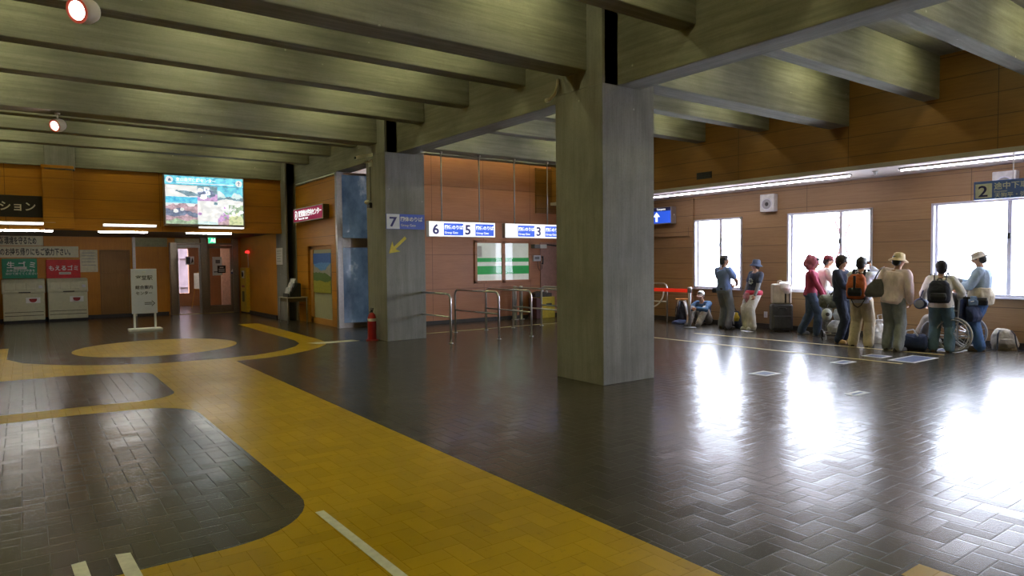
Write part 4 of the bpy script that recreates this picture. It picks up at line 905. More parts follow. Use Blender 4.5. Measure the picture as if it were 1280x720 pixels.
def person(label, loc, rz, H=1.68, wide=1.0, pelvis=(0, 0, .93), neck=(0, -.02, 1.42), twist=0, head=(0, 0), hands=None, elbows=None, hand_dirs=None, feet=None, knees=None,
           top=None, sleeve=1.0, hem=.86, loose=.018, bottom=None, leg_loose=.022, shoe=None, hair=HAIR, hair_long=0, hv=1.0, skin=SKIN, curl=55, open_front=None):
    _pn[0] += 1; sd = _pn[0]; S = H/1.70
    t = thing('person', label, 'person', loc, rz); P = Person(); P.t = t; P.S = S
    pel = Vector(pelvis); nk = Vector(neck); tw = Matrix.Rotation(R(twist), 3, 'Z')
    up = (nk - pel).normalized(); q = Vector((0, 0, 1)).rotation_difference(up).to_matrix()
    hips = [pel + Vector((s*.085*wide, 0, -.03)) for s in (-1, 1)]
    sh = [nk + q @ (tw @ Vector((s*.175*wide, .0, -.055))) for s in (-1, 1)]
    hands = hands or [(-.25, .05, .80), (.25, .05, .80)]; elbows = elbows or [(-.4, -1, 0), (.4, -1, 0)]
    feet = feet or [((-.10, -.02, .085), 8), ((.10, -.02, .085), -8)]; knees = knees or [(-.05, 1, 0), (.05, 1, 0)]
    el, wr, kn, an = [], [], [], []
    for i in (0, 1):
        e, w = ik(sh[i], hands[i], .285, .245, elbows[i]); el.append(e); wr.append(w)
        k, a = ik(hips[i], feet[i][0], .435, .41, knees[i]); kn.append(k); an.append(a)
    def torso(mb, infl, z0=0.0, z1=1.0):
        ln = (nk - pel).length; secs = []
        tab = [(-.20, .135, .10, 0), (-.10, .165, .115, 0), (0, .168, .112, .0), (.25, .142, .098, .25), (.45, .148, .104, .5), (.68, .165, .112, .8), (.84, .163, .10, 1), (.93, .135, .082, 1), (1.0, .075, .065, 1)]
        for f, rx, ry, w in tab:
            if f < z0 - 1e-3 or f > z1: continue
            c = pel + up*(ln*f); Mr = q @ Matrix.Rotation(R(twist*w), 3, 'Z'); secs.append((c, rx*wide + infl, ry + infl, Mr))
        mb.loft(secs, 22, p=2.3)
    sx = [q @ (tw @ Vector((s, 0, 0))) for s in (-1, 1)]
    b = MB(); torso(b, 0)
    hd = Vector(nk) + q @ Vector((0, .015, .165)); Hm = Matrix.Rotation(R(head[0]), 3, 'Z') @ Matrix.Rotation(R(head[1]), 3, 'X'); 
    hd = hd + Hm @ Vector((0, .02, 0)) 
    X = lambda p: hd + Hm @ Vector(p)
    b.cone(nk - up*.05, hd + Vector((0, 0, -.05)), .058, .054, 14)
    b.ell(X((0, -.012, .022)), (.074, .094, .092), Hm); b.ell(X((0, .022, -.038)), (.058, .066, .075), Hm); b.ell(X((0, .055, -.085)), (.028, .026, .02), Hm)
    b.cone(X((0, .086, .012)), X((0, .104, -.022)), .009, .014, 8)
    for s in (-1, 1): b.ell(X((s*.075, -.005, -.005)), (.010, .02, .031), Hm, n=8, k=6); b.ell(X((s*.036, .068, -.03)), (.02, .016, .022), Hm, n=8, k=6)
    for i in (0, 1):
        s = -1 if i == 0 else 1
        b.cone(nk - up*.06, sh[i], .06, .055, 12); b.cone(sh[i], el[i], .05, .040, 12); b.cone(el[i], wr[i], .040, .027, 12)
        b.cone(hips[i], kn[i], .085, .055, 14); b.cone(kn[i], an[i], .053, .038, 14); b.cone(kn[i] + (an[i]-kn[i])*.12, kn[i] + (an[i]-kn[i])*.45, .05, .05, 12)
        fy = R(feet[i][1]); fd = Vector((-math.sin(fy), math.cos(fy), 0)); b.cone(an[i] - fd*.03 + Vector((0, 0, -.045)), an[i] + fd*.13 + Vector((0, 0, -.055)), .034, .024, 10)
        # hand
        d = Vector(hand_dirs[i]).normalized() if hand_dirs and hand_dirs[i] else (wr[i] - el[i]).normalized()
        inw = Vector((-s, 0, 0)) if abs(d.x) < .75 else Vector((0, 0, -1)); pn = (inw - d*inw.dot(d)).normalized(); sd_ = d.cross(pn)
        if sd_.y < 0 if abs(d.y) < .8 else sd_.z < 0: sd_ = -sd_     # thumb side: forward, or up when the hand points forward
        pm = wr[i] + d*.085; b.cone(wr[i] + d*.012, pm - d*.012, .030, .038, 12, fl=.42, side=sd_)
        for k, (o, l) in enumerate(((.029, .066), (.0105, .076), (-.009, .071), (-.027, .056))):
            a0 = pm + sd_*o - d*.008; ca = R(curl*.5); cb = R(curl*1.3)
            a1 = a0 + (d*math.cos(ca) + pn*math.sin(ca))*l*.55; a2 = a1 + (d*math.cos(cb) + pn*math.sin(cb))*l*.5
            b.cone(a0, a1, .0095, .0088, 8); b.cone(a1, a2, .0088, .0078, 8)
        th0 = wr[i] + d*.03 + sd_*.026; th1 = th0 + (d*.6 + sd_*.6 + pn*.4).normalized()*.038; b.cone(th0, th1, .013, .011, 8); b.cone(th1, th1 + (d*.85 + pn*.45).normalized()*.03, .011, .009, 8)
    body = obj('body', b, skin, t, remesh=.0085, relax=2)
    for s in (-1, 1):
        obj('eye', MB().ell(X((s*.031, .079, .012)), (.012, .008, .007), Hm, n=10, k=6), EYE, t, smooth=True)
        obj('eyebrow', MB().cone(X((s*.016, .087, .032)), X((s*.048, .076, .034)), .005, .004, 6), hair or HAIR, t, smooth=True)
    obj('mouth', MB().ell(X((0, .083, -.052)), (.024, .010, .007), Hm, n=10, k=6), LIP, t, smooth=True)
    if hair:
        hb = MB().ell(X((0, -.022, .035)), (.086*hv, .098*hv, .094*hv), Hm).ell(X((0, -.05, -.02)), (.079*hv, .068*hv, .085*hv), Hm).ell(X((0, .045, .088)), (.062, .045, .03), Hm)
        for s in (-1, 1): hb.ell(X((s*.068, -.005, .03)), (.016, .04, .05), Hm, n=10, k=6)
        if hair_long: hb.ell(X((0, -.06, -.09*hair_long)), (.078, .05, .11*hair_long), Hm)
        h = obj('hair', hb, hair, t, remesh=.009, relax=3); crumple(h, .004, 14, sd)
    if top:
        tb = MB(); ln = (nk - pel).length; z0 = (hem*1.0 - pel.z)/ln if hem is not None else 0
        torso(tb, loose, z0, .96)
        if z0 > -.2: tb.loft([(pel + up*(ln*z0), .172*wide + loose, .118 + loose, q), (pel + up*(ln*(z0 + .12)), .165*wide + loose, .112 + loose, q)], 22, p=2.3)
        for i in (0, 1):
            tb.cone(nk - up*.05, sh[i], .062 + loose*.4, .06 + loose*.6, 12); tb.cone(sh[i], el[i], .058 + loose*.7, .046 + loose*.7, 14)
            if sleeve < .5: tb.v, tb.f, tb.mi = tb.v[:-8*14], tb.f[:-(7*14 + 2)], tb.mi[:-(7*14 + 2)]; tb.cone(sh[i], sh[i] + (el[i] - sh[i])*.62, .060 + loose*.8, .056 + loose*.9, 14)
            else: tb.cone(el[i], el[i] + (wr[i] - el[i])*(sleeve*2 - 1)*.96, .046 + loose*.7, .034 + loose*.6, 14)
        ob = obj('top', tb, top, t, remesh=.011, relax=4); crumple(ob, .010, 5, sd); P.top = ob
    if bottom:
        pb = MB(); ln = (nk - pel).length
        torso(pb, leg_loose*.6, -.2, .16)
        for i in (0, 1):
            pb.cone(hips[i], kn[i], .094 + leg_loose*.7, .06 + leg_loose, 16); pb.cone(kn[i], an[i] + Vector((0, 0, -.012)) , .06 + leg_loose, .048 + leg_loose*1.1, 16)
        ob = obj('trousers', pb, bottom, t, remesh=.011, relax=4); crumple(ob, .011, 7, sd + 5); P.trousers = ob
    if shoe:
        for i in (0, 1):
            fy = R(feet[i][1]); fd = Vector((-math.sin(fy), math.cos(fy), 0)); a = an[i]; z = -a.z + .002 if feet[i][0][2] < .12 else -.083
            s1 = MB().cone(a + fd*-.035 + Vector((0, 0, -.035)), a + fd*.13 + Vector((0, 0, -.048)), .047, .040, 12).cone(a + Vector((0, 0, .0)), a + fd*.05 + Vector((0, 0, -.03)), .046, .042, 12)
            zs = a.z - .083
            so = MB().prism([(a.x + fd.x*u - fd.y*v, a.y + fd.y*u + fd.x*v, zs) for u, v in ((-.08, -.03), (-.08, .03), (-.03, .043), (.08, .047), (.14, .042), (.175, .02), (.175, -.02), (.14, -.042), (.08, -.047), (.0, -.043))], (0, 0, .028))
            s1.v += so.v; n0 = len(s1.v) - len(so.v); s1.f += [tuple(j + n0 for j in f) for f in so.f]; s1.mi += so.mi
            obj('shoe', s1, shoe, t, remesh=.009, relax=2)
    t.scale = (S, S, S)
    P.X, P.hd, P.Hm, P.nk, P.sh, P.el, P.wr, P.pel, P.kn, P.an, P.up, P.q = X, hd, Hm, nk, sh, el, wr, pel, kn, an, up, q
    P.mw = Matrix.Translation(Vector(loc)) @ Matrix.Rotation(rz, 4, 'Z') @ Matrix.Scale(S, 4)
    return P
def bucket_hat(P, mat, brim=.055, name='hat', droop=.03, tall=.0, tilt=0):
    b = MB(); prof = [(.001, .125 + tall), (.05, .123 + tall), (.082, .105 + tall), (.094, .06), (.099, .03), (.099 + brim*.5, .03 - droop*.5), (.099 + brim, .03 - droop), (.096 + brim, .022 - droop), (.094, .02), (.088, .05), (.07, .09), (.001, .10)]
    rings = [[P.X((rr*math.cos(2*PI*k/28)*.97, -.012 + rr*1.08*math.sin(2*PI*k/28), z)) for k in range(28)] for rr, z in prof]
    b.rings(rings); return obj(name, b, mat, P.t, smooth=True)
def cap(P, mat, name='cap', brim=mat if False else None):
    b = MB(); prof = [(.001, .128), (.04, .125), (.075, .105), (.092, .065), (.096, .03), (.088, .03), (.07, .09), (.001, .11)]
    b.rings([[P.X((rr*math.cos(2*PI*k/28)*.97, -.012 + rr*1.08*math.sin(2*PI*k/28), z)) for k in range(28)] for rr, z in prof])
    o = obj(name, b, mat, P.t, smooth=True)
    br = MB(); top = []; 
    for k in range(11):
        a = R(25 + 130*k/10); top.append((.085*math.cos(a), .07 + .105*math.sin(a)*.95 - .02, .032 - .012*math.sin(a)))
    pts = [(.085, .03, .035)] + top + [(-.085, .03, .035)]
    br.prism([P.X(p) for p in pts], P.Hm @ Vector((0, 0, -.008))); obj('peak', br, brim or mat, P.t, bevel=.002); return o
def worn(P, name, label, cat, base, group=None):
    """a thing carried by a person: its own object, standing where it is carried; returns (thing, builder offset)"""
    t = thing(name, label, cat, P.mw @ Vector(base), P.t.rotation_euler.z, group); t.scale = (P.S,)*3; return t, Vector(base)
def shift(mb, o):
    mb.v = [(x - o.x, y - o.y, z - o.z) for x, y, z in mb.v]; return mb
def backpack(P, label, mat, mat2, w=.30, h=.48, d=.19, z0=.98, yb=-.16, extra=None):
    t, o = worn(P, 'backpack', label, 'backpack', (0, yb, z0))
    b = MB().loft([((0, yb - d*.5, z0), w*.42, d*.42), ((0, yb - d*.52, z0 + .05), w*.5, d*.5), ((0, yb - d*.5, z0 + h*.55), w*.5, d*.5), ((0, yb - d*.42, z0 + h*.85), w*.44, d*.40), ((0, yb - d*.34, z0 + h), w*.28, d*.25)], 24, p=3.2)
    ob = obj('pack_body', shift(b, o), mat, t, remesh=.012, relax=3); crumple(ob, .006, 9, 3)
    b = MB().loft([((0, yb - d*.98, z0 + .05), w*.34, d*.16), ((0, yb - d*1.04, z0 + .12), w*.38, d*.2), ((0, yb - d*.98, z0 + h*.45), w*.34, d*.16)], 20, p=3.2); obj('front_pocket', shift(b, o), mat2, t, remesh=.012, relax=2)
    for s in (-1, 1):
        pts = [(s*.09, yb - .02, z0 + h*.85), (s*.10, -.10, 1.475), (s*.115, .0, 1.475), (s*.115, .105, 1.36), (s*.12, .12, 1.2), (s*.15, .02, 1.05), (s*.14, yb, z0 + .06)]
        sm = []
        for i in range(len(pts) - 1):
            for q in range(4): sm.append(tuple(Vector(pts[i]).lerp(Vector(pts[i + 1]), q/4)))
        sm.append(pts[-1]); obj('shoulder_strap', shift(MB().tube(sm, .026, 8, flat=.35), o), mat2, t, smooth=True)
    obj('top_loop', shift(MB().tube([(-.04, yb - .04, z0 + h*.93), (-.03, yb - .03, z0 + h + .03), (.03, yb - .03, z0 + h + .03), (.04, yb - .04, z0 + h*.93)], .01, 8), o), mat2, t, smooth=True)
    return t, o

C = {k: cloth(k, v) for k, v in {
    'shirt_blue': (.19, .28, .56), 'slacks_grey': (.20, .22, .26), 'tee_navy': (.022, .028, .05), 'sleeve_grey': (.20, .20, .20), 'baggy_white': (.70, .66, .58), 'denim_hat': (.05, .07, .12),
    'hood_red': (.36, .04, .09), 'hood_pink': (.38, .10, .14), 'jeans': (.06, .09, .16), 'jeans_dark': (.02, .03, .065), 'shirt_white': (.80, .78, .73), 'khaki': (.56, .47, .33), 'olive_grey': (.17, .16, .13),
    'jacket_navy': (.028, .034, .07), 'shirt_pale': (.68, .73, .86), 'shirt_pinkish': (.84, .68, .69), 'slate': (.22, .24, .25), 'straw': (.74, .60, .38), 'beige': (.60, .55, .44), 'denim_shirt': (.36, .47, .62), 'jeans_blue': (.06, .14, .32),
    'sand': (.50, .44, .33), 'black_nylon': (.018, .02, .03), 'orange_nylon': (.48, .11, .03), 'grey_bag': (.10, .095, .10), 'navy_nylon': (.025, .04, .10), 'cap_white': (.70, .69, .66), 'sweater_blue': (.05, .12, .24), 'cap_red': (.20, .03, .04), 'yellow_nylon': (.60, .40, .02), 'cloth_red': (.45, .03, .06), 'olive': (.10, .10, .06)}.items()}
SHOE_D = plain('dark_shoe_leather', (.03, .025, .022), .5); SHOE_W = plain('white_shoe', (.72, .71, .68), .5); SHOE_T = plain('tan_shoe', (.45, .26, .12), .5); SHOE_B = plain('brown_shoe', (.10, .065, .04), .5); SHOE_G = plain('grey_shoe', (.14, .14, .14), .55)

# 1: man sitting on the floor by the first window
a1 = away(880)
P = person('person in white cap and blue sweater sitting on the floor by the first window', (13.62, 10.75, 0), a1 + R(150), 1.64, pelvis=(0, -.12, .15), neck=(0, .02, .60), head=(8, -14),
    hands=[(-.03, .40, .44), (.05, .41, .43)], elbows=[(-1, -.1, -.5), (1, -.1, -.5)], feet=[((-.13, .42, .085), 5), ((.13, .46, .085), -5)], knees=[(-.25, .5, 1), (.25, .5, 1)],
    top=C['sweater_blue'], hem=.12, loose=.026, bottom=cloth('stone_trousers', (.46, .42, .37)), leg_loose=.03, shoe=SHOE_G, hair=HAIR)
cap(P, C['cap_white'], brim=C['cap_white'])
# 2: man in blue shirt
P = person('man in light blue shirt and grey trousers standing before the first window', (13.15, 9.78, 0), away(903) + R(-42), 1.70, pelvis=(0, 0, .93), head=(-38, 0),
    hands=[(-.12, .30, 1.02), (.12, .30, 1.04)], elbows=[(-1, -.6, -.2), (1, -.6, -.2)], feet=[((-.12, .05, .085), 15), ((.15, -.03, .085), -30)],
    top=C['shirt_blue'], sleeve=.3, hem=.90, loose=.022, bottom=C['slacks_grey'], leg_loose=.03, shoe=SHOE_D, hair=HAIR, skin=SKIN2)
obj('belt', MB().loft([((0, 0, .915), .182, .132), ((0, 0, .955), .182, .13)], 24, p=2.3), SHOE_D, P.t, smooth=True)
t, o = worn(P, 'waist_pouch', 'dark waist pouch on the belt of the man in light blue shirt', 'pouch', (-.22, -.04, .84))
obj('pouch', shift(MB().loft([((-.22, -.04, .84), .05, .08), ((-.225, -.04, .90), .055, .085), ((-.21, -.04, .95), .04, .075)], 16, p=3), o), C['black_nylon'], t, remesh=.01, relax=2); obj('strap', shift(MB().tube([(-.17, -.12, .93), (-.20, -.06, .95), (-.20, .03, .95), (-.16, .12, .93)], .015, 8, flat=.4), o), C['black_nylon'], t)
# 3: woman with denim hat
P = person('woman in dark blue hat and navy tee leaning against the wall between windows', (13.55, 9.28, 0), away(942) + R(128), 1.60, pelvis=(.03, -.04, .91), neck=(.02, -.10, 1.40), head=(-45, 6),
    hands=[(-.20, .12, .80), (.20, .12, .78)], elbows=[(-.5, -1, 0), (.5, -1, 0)], feet=[((-.09, .10, .085), 8), ((.07, .12, .085), -8)],
    top=C['tee_navy'], sleeve=.3, hem=.86, loose=.02, bottom=C['baggy_white'], leg_loose=.055, shoe=SHOE_W, hair=HAIR2)
bucket_hat(P, C['denim_hat'], .05, droop=.045, tall=.02)
for i in (0, 1): obj('undersleeve', MB().cone(P.sh[i] + (P.el[i]-P.sh[i])*.45, P.el[i], .058, .05, 12).cone(P.el[i], P.wr[i], .05, .038, 12), C['sleeve_grey'], P.t, remesh=.011, relax=2)
pr = MB()
for k in range(7): a = k*2*PI/7; pr.ell((.02 + .05*math.cos(a), .055, 1.17 + .06*math.sin(a)), (.03, .03, .022), n=8, k=5)
obj('shirt_print', pr, plain('grey_shirt_print', (.30, .32, .30), .8), P.t, smooth=True)
b = MB().loft([((.03, -.04, .84), .225, .175), ((.03, -.04, .90), .235, .185), ((.03, -.05, .955), .21, .165)], 24, p=2.2); obj('tied_cloth', b, C['cloth_red'], P.t, remesh=.012, relax=2)
b = MB().loft([((.03, .16, .66), .05, .025), ((.02, .165, .78), .08, .04), ((.03, .14, .90), .06, .045)], 14).loft([((.14, .13, .70), .04, .025), ((.12, .14, .80), .055, .035), ((.09, .13, .90), .05, .035)], 14); obj('cloth_tail', b, cloth('red_white_cloth', (.55, .22, .25), var=.6), P.t, remesh=.01, relax=2)
# 4: person with red hood
P = person('person in dark red hooded top and jeans walking past the second window', (13.40, 7.80, 0), away(1008) + R(-98), 1.66, pelvis=(0, 0, .92), neck=(0, .03, 1.40), head=(0, -12),
    hands=[(-.20, .26, .86), (.20, .28, .88)], elbows=[(-.4, -1, -.2), (.4, -1, -.2)], feet=[((-.10, -.20, .085), 8), ((.10, .14, .085), -4)],
    top=C['hood_red'], hem=.86, loose=.022, bottom=C['jeans'], leg_loose=.032, shoe=SHOE_G, hair=HAIR)
hb = MB().ell(P.X((0, -.045, .012)), (.125, .125, .14), P.Hm).ell(P.X((0, -.06, -.10)), (.12, .10, .09), P.Hm).cone(P.X((0, -.12, .10)), P.X((0, -.14, -.06)), .07, .08, 12); h = obj('hood', hb, C['hood_pink'], P.t, remesh=.011, relax=4); crumple(h, .012, 8, 9)
# 5: person in white shirt and dark red cap
P = person('person in white shirt and dark red cap close to the second window', (13.84, 7.80, 0), away(1028) + R(-70), 1.70, pelvis=(-.02, -.02, .92), neck=(.02, .06, 1.40), head=(-10, -8),
    hands=[(-.16, .34, 1.0), (.20, .32, .95)], elbows=[(-.8, -.6, -.3), (.8, -.6, -.3)], top=C['shirt_white'], hem=.90, loose=.028, bottom=C['olive_grey'], leg_loose=.03, shoe=SHOE_B, hair=HAIR)
cap(P, C['cap_red'], brim=C['cap_red']); obj('belt', MB().loft([((-.02, -.01, .91), .19, .138), ((-.02, -.01, .95), .19, .136)], 24, p=2.3), SHOE_D, P.t, smooth=True)
# 6: person in navy jacket
P6 = P = person('person in open navy jacket, white shirt and dark jeans reading papers', (12.62, 6.72, 0), away(1052) + R(-118), 1.66, wide=.96, pelvis=(0, 0, .92), head=(6, -6),
    hands=[(-.09, .33, 1.04), (.12, .33, 1.03)], elbows=[(-1, -.7, -.3), (1, -.7, -.3)], feet=[((-.12, .0, .085), 12), ((.14, .03, .085), -14)],
    top=C['jacket_navy'], hem=.82, loose=.03, bottom=C['jeans_dark'], leg_loose=.028, shoe=SHOE_T, hair=HAIR2, hair_long=.75, hv=1.12)
b = MB().loft([((0, .055, .92), .075, .105), ((0, .055, 1.15), .07, .11), ((0, .045, 1.34), .065, .10)], 18, p=2.2); obj('shirt', b, C['shirt_white'], P.t, remesh=.01, relax=1)
b = MB().loft([((.01, .155, 1.06), .03, .016), ((.005, .158, 1.2), .034, .018), ((0, .14, 1.36), .03, .02)], 14); obj('neck_towel', b, C['cloth_red'], P.t, smooth=True)
t, o = worn(P, 'paper_sheets', 'white papers held by the person in the navy jacket', 'papers', (-.02, .44, 1.0)); obj('sheet', shift(MB().prism([(-.17, .36, 1.06), (.06, .36, 1.06), (.06, .56, 1.00), (-.17, .56, 1.00)], (0, .003, .008)), o), M['paper'], t)
t, o = worn(P, 'blue_folder', 'bright blue folder in the hand of the person in the navy jacket', 'folder', (.12, .42, 1.0)); obj('cover', shift(MB().prism([(.03, .37, 1.055), (.23, .37, 1.055), (.23, .55, 1.00), (.03, .55, 1.00)], (0, .005, .014)), o), plain('bright_blue_card', (.03, .14, .55), .5), t, .003)
# 7: person with the orange backpack
P7 = P = person('person with orange backpack and khaki trousers raising a camera', (12.33, 6.20, 0), away(1078) + R(-18), 1.62, pelvis=(0, 0, .92), head=(-20, 0),
    hands=[(-.06, .24, 1.50), (.09, .25, 1.50)], elbows=[(-1, .1, -.7), (1, .1, -.7)], hand_dirs=[(.3, .3, .9), (-.3, .3, .9)], feet=[((-.14, .0, .085), 12), ((.14, -.02, .085), -12)],
    top=C['shirt_pale'], hem=.84, loose=.028, bottom=C['khaki'], leg_loose=.042, shoe=SHOE_D, hair=HAIR, hv=1.08)
t, o = backpack(P, 'orange and black backpack worn by the person in khaki trousers', C['orange_nylon'], C['black_nylon'], .34, .46, .20, .93)
obj('side_panel', shift(MB().loft([((0, -.22, .915), .175, .11), ((0, -.22, 1.0), .18, .115), ((0, -.22, 1.04), .172, .105)], 24, p=3.2), o), C['black_nylon'], t, smooth=True); obj('centre_band', shift(MB().box(-.018, -.392, 1.05, .018, -.35, 1.36), o), C['black_nylon'], t, .004)
for s in (-1, 1): obj('hip_strap', shift(MB().tube([(s*.15, -.17, .97), (s*.06, -.20, .80), (0, -.19, .76)], .009, 6), o), C['black_nylon'], t)
t, o = worn(P, 'compact_camera', 'small camera held up by the person with the orange backpack', 'camera', (.02, .30, 1.56)); obj('camera_body', shift(MB().box(-.055, .28, 1.56, .075, .32, 1.64), o), M['black'], t, .006); obj('lens', shift(MB().disc((.01, .32, 1.60), .03, 'y', -.04, 18), o), M['alu'], t)
# 8: woman with pale hat
P8 = P = person('woman in straw-coloured hat and pale pink shirt with grey shoulder bag', (12.18, 5.58, 0), away(1120) + R(-22), 1.68, pelvis=(0, 0, .93), neck=(.05, .01, 1.42), head=(-25, -10),
    hands=[(-.20, .16, .95), (.24, .10, .86)], elbows=[(-.6, -1, 0), (.6, -1, 0)], feet=[((-.10, .02, .085), 10), ((.11, -.05, .085), -30)],
    top=C['shirt_pinkish'], hem=.78, loose=.034, bottom=C['slate'], leg_loose=.035, shoe=SHOE_D, hair=HAIR, hair_long=.5)
bucket_hat(P, C['straw'], .055, droop=.04, tall=.015)
t, o = worn(P, 'shoulder_bag', 'dark grey shoulder bag hanging behind the woman in straw-coloured hat', 'shoulder bag', (-.26, -.12, .94))
b = MB().loft([((-.26, -.13, .94), .13, .06, Matrix.Rotation(R(20), 3, 'Z')), ((-.26, -.13, 1.0), .16, .085, Matrix.Rotation(R(20), 3, 'Z')), ((-.245, -.12, 1.14), .13, .07, Matrix.Rotation(R(20), 3, 'Z')), ((-.21, -.10, 1.26), .06, .035, Matrix.Rotation(R(20), 3, 'Z'))], 20, p=2.6); ob = obj('bag', shift(b, o), C['grey_bag'], t, remesh=.011, relax=3); crumple(ob, .010, 8, 4)
obj('strap', shift(MB().tube([(-.28, -.15, 1.16), (-.22, -.14, 1.32), (-.165, -.09, 1.45), (-.155, -.0, 1.465), (-.165, .08, 1.42), (-.21, .06, 1.28), (-.24, -.03, 1.16)], .018, 8, flat=.5), o), C['grey_bag'], t, smooth=True)
# 9: person with black rucksack
P9 = P = person('short-haired person with black rucksack, pale vest and jeans seen from behind', (12.68, 5.02, 0), away(1174) + R(-8), 1.54, wide=1.04, pelvis=(0, 0, .91), head=(22, 0),
    hands=[(-.30, .16, .90), (.26, .24, 1.0)], elbows=[(-.8, -.8, 0), (.8, -.8, -.2)], feet=[((-.12, .0, .085), 10), ((.15, -.03, .085), -24)],
    top=cloth('stone_shirt', (.74, .71, .64)), hem=.84, loose=.032, bottom=cloth('green_blue_jeans', (.09, .16, .21)), leg_loose=.038, shoe=SHOE_B, hair=HAIR, hv=1.2)
backpack(P, 'black rucksack worn by the short-haired person in jeans', C['black_nylon'], cloth('charcoal_nylon', (.025, .026, .032)), .37, .42, .20, .93, yb=-.15)
t, o = worn(P, 'roll_bag', 'navy roll bag with grey round end hanging from an arm beside jeans', 'roll bag', (-.33, .0, .82))
b = MB().tube([(-.33, -.15, .90), (-.33, -.10, .90), (-.33, .16, .90), (-.33, .20, .90)], [.085, .105, .105, .085], 22); ob = obj('bag', shift(b, o), C['navy_nylon'], t, smooth=True); obj('end_panel', shift(MB().disc((-.33, -.15, .90), .078, 'y', .012, 24), o), plain('grey_green_panel_cloth', (.20, .22, .20), .8), t)
obj('strap', shift(MB().tube([(-.33, -.10, 1.0), (-.30, -.05, 1.12), (-.22, -.02, 1.30), (-.17, -.03, 1.46), (-.16, .06, 1.42), (-.24, .12, 1.2), (-.33, .12, 1.0)], .013, 8, flat=.5), o), C['navy_nylon'], t, smooth=True)
# 10: man with bucket hat by the big window
P10 = P = person('person in pale bucket hat and denim shirt facing the wheelchair', (13.28, 4.62, 0), away(1222) + R(78), 1.70, pelvis=(0, 0, .93), neck=(0, .02, 1.42), head=(0, -22),
    hands=[(-.12, .36, 1.16), (.14, .40, 1.20)], elbows=[(-.5, -.6, -.8), (.5, -.6, -.8)], feet=[((-.10, .0, .085), 8), ((.10, .05, .085), -8)],
    top=C['denim_shirt'], hem=.82, loose=.036, bottom=C['jeans_blue'], leg_loose=.036, shoe=SHOE_B, hair=HAIR)
bucket_hat(P, C['beige'], .055, droop=.02, tall=.0)
b = MB().loft([((0, .01, .80), .225, .17), ((0, .02, .95), .24, .19), ((0, .02, 1.09), .20, .15)], 24, p=2.2); ob = obj('waist_jacket', b, C['sand'], P.t, remesh=.012, relax=3); crumple(ob, .014, 6, 2)
b = MB().loft([((.04, .20, .96), .07, .03), ((.05, .27, 1.02), .10, .06), ((.05, .22, 1.12), .08, .05)], 16); obj('jacket_fold', b, C['sand'], P.t, remesh=.012, relax=3)
t, o = worn(P, 'belt_pouch', 'black belt pouch at the hip of the person in denim shirt', 'pouch', (-.25, -.06, .80)); obj('pouch', shift(MB().loft([((-.25, -.06, .80), .035, .07), ((-.26, -.06, .86), .045, .08), ((-.25, -.05, .93), .035, .07)], 16, p=3), o), C['black_nylon'], t, remesh=.01, relax=2); obj('flap', shift(MB().box(-.30, -.13, .88, -.26, .01, .93), o), C['grey_bag'], t, .01)
# 11: seated in the wheelchair
WC = Vector((13.06, 5.03, 0)); wz = away(1188) + R(68)
P11 = person('seated person in khaki trousers in the wheelchair, mostly hidden by others', tuple(WC), wz, 1.58, pelvis=(0, -.10, .58), neck=(0, -.12, 1.06), head=(0, -6),
    hands=[(-.22, .16, .70), (.22, .16, .70)], elbows=[(-.6, -1, 0), (.6, -1, 0)], feet=[((-.11, .52, .19), 5), ((.11, .50, .19), -5)], knees=[(0, 1, .8), (0, 1, .8)],
    top=cloth('grey_cardigan', (.20, .20, .23)), hem=.56, loose=.03, bottom=cloth('pale_khaki', (.50, .45, .38)), leg_loose=.04, shoe=SHOE_D, hair=plain('grey_hair', (.16, .15, .15), .6, 0, .2, 60))
t = thing('wheelchair', 'wheelchair with large spoked wheels between the two standing travellers', 'wheelchair', tuple(WC), wz)
CH = plain('chair_chrome', (.55, .55, .57), .3, .9); TY = plain('grey_tyre', (.42, .42, .40), .7); BL = C['navy_nylon']
for s in (-1, 1):
    wob = obj('wheel', MB().torus((s*.30, -.18, .30), .28, .018, 'x', 36, 8).torus((s*.345, -.18, .30), .25, .010, 'x', 36, 6), TY, t, smooth=True)
    sp = MB()
    for k in range(14): a = 2*PI*k/14; sp.tube([(s*.30, -.18 + .03*math.cos(a), .30 + .03*math.sin(a)), (s*.30, -.18 + .27*math.cos(a + .15), .30 + .27*math.sin(a + .15))], .004, 5)
    obj('spoke', sp, CH, wob); obj('hub', MB().disc((s*.27, -.18, .30), .035, 'x', s*.06, 16), CH, wob)
    obj('caster', MB().torus((s*.24, .30, .085), .07, .015, 'x', 24, 8).tube([(s*.24, .30, .085), (s*.24, .28, .22)], .012, 6).disc((s*.24 - .012, .30, .085), .05, 'x', .024, 16), TY, t, smooth=True)
    obj('frame', MB().tube([(s*.24, -.30, .92), (s*.24, -.24, .90), (s*.24, -.22, .48), (s*.24, -.22, .22)], .014, 8).tube([(s*.24, -.22, .48), (s*.24, .26, .48), (s*.22, .34, .40), (s*.18, .44, .14)], .014, 8).tube([(s*.24, -.22, .22), (s*.24, .28, .22)], .014, 8).tube([(s*.24, -.22, .70), (s*.24, .12, .70), (s*.24, .16, .48)], .014, 8), CH, t, smooth=True)
    obj('handle', MB().tube([(s*.24, -.30, .92), (s*.24, -.40, .93)], .019, 10), M['black'], t, smooth=True)
    obj('armrest', MB().box(s*.24 - .03, -.16, .70, s*.24 + .03, .12, .73), M['black'], t, .008)
    obj('footrest', MB().box(s*.04, .40, .09, s*.18, .58, .105), CH, t, .004)
obj('seat', MB().box(-.23, -.22, .455, .23, .24, .48), BL, t, .01); obj('backrest', MB().box(-.23, -.25, .48, .23, -.225, .90), BL, t, .01)
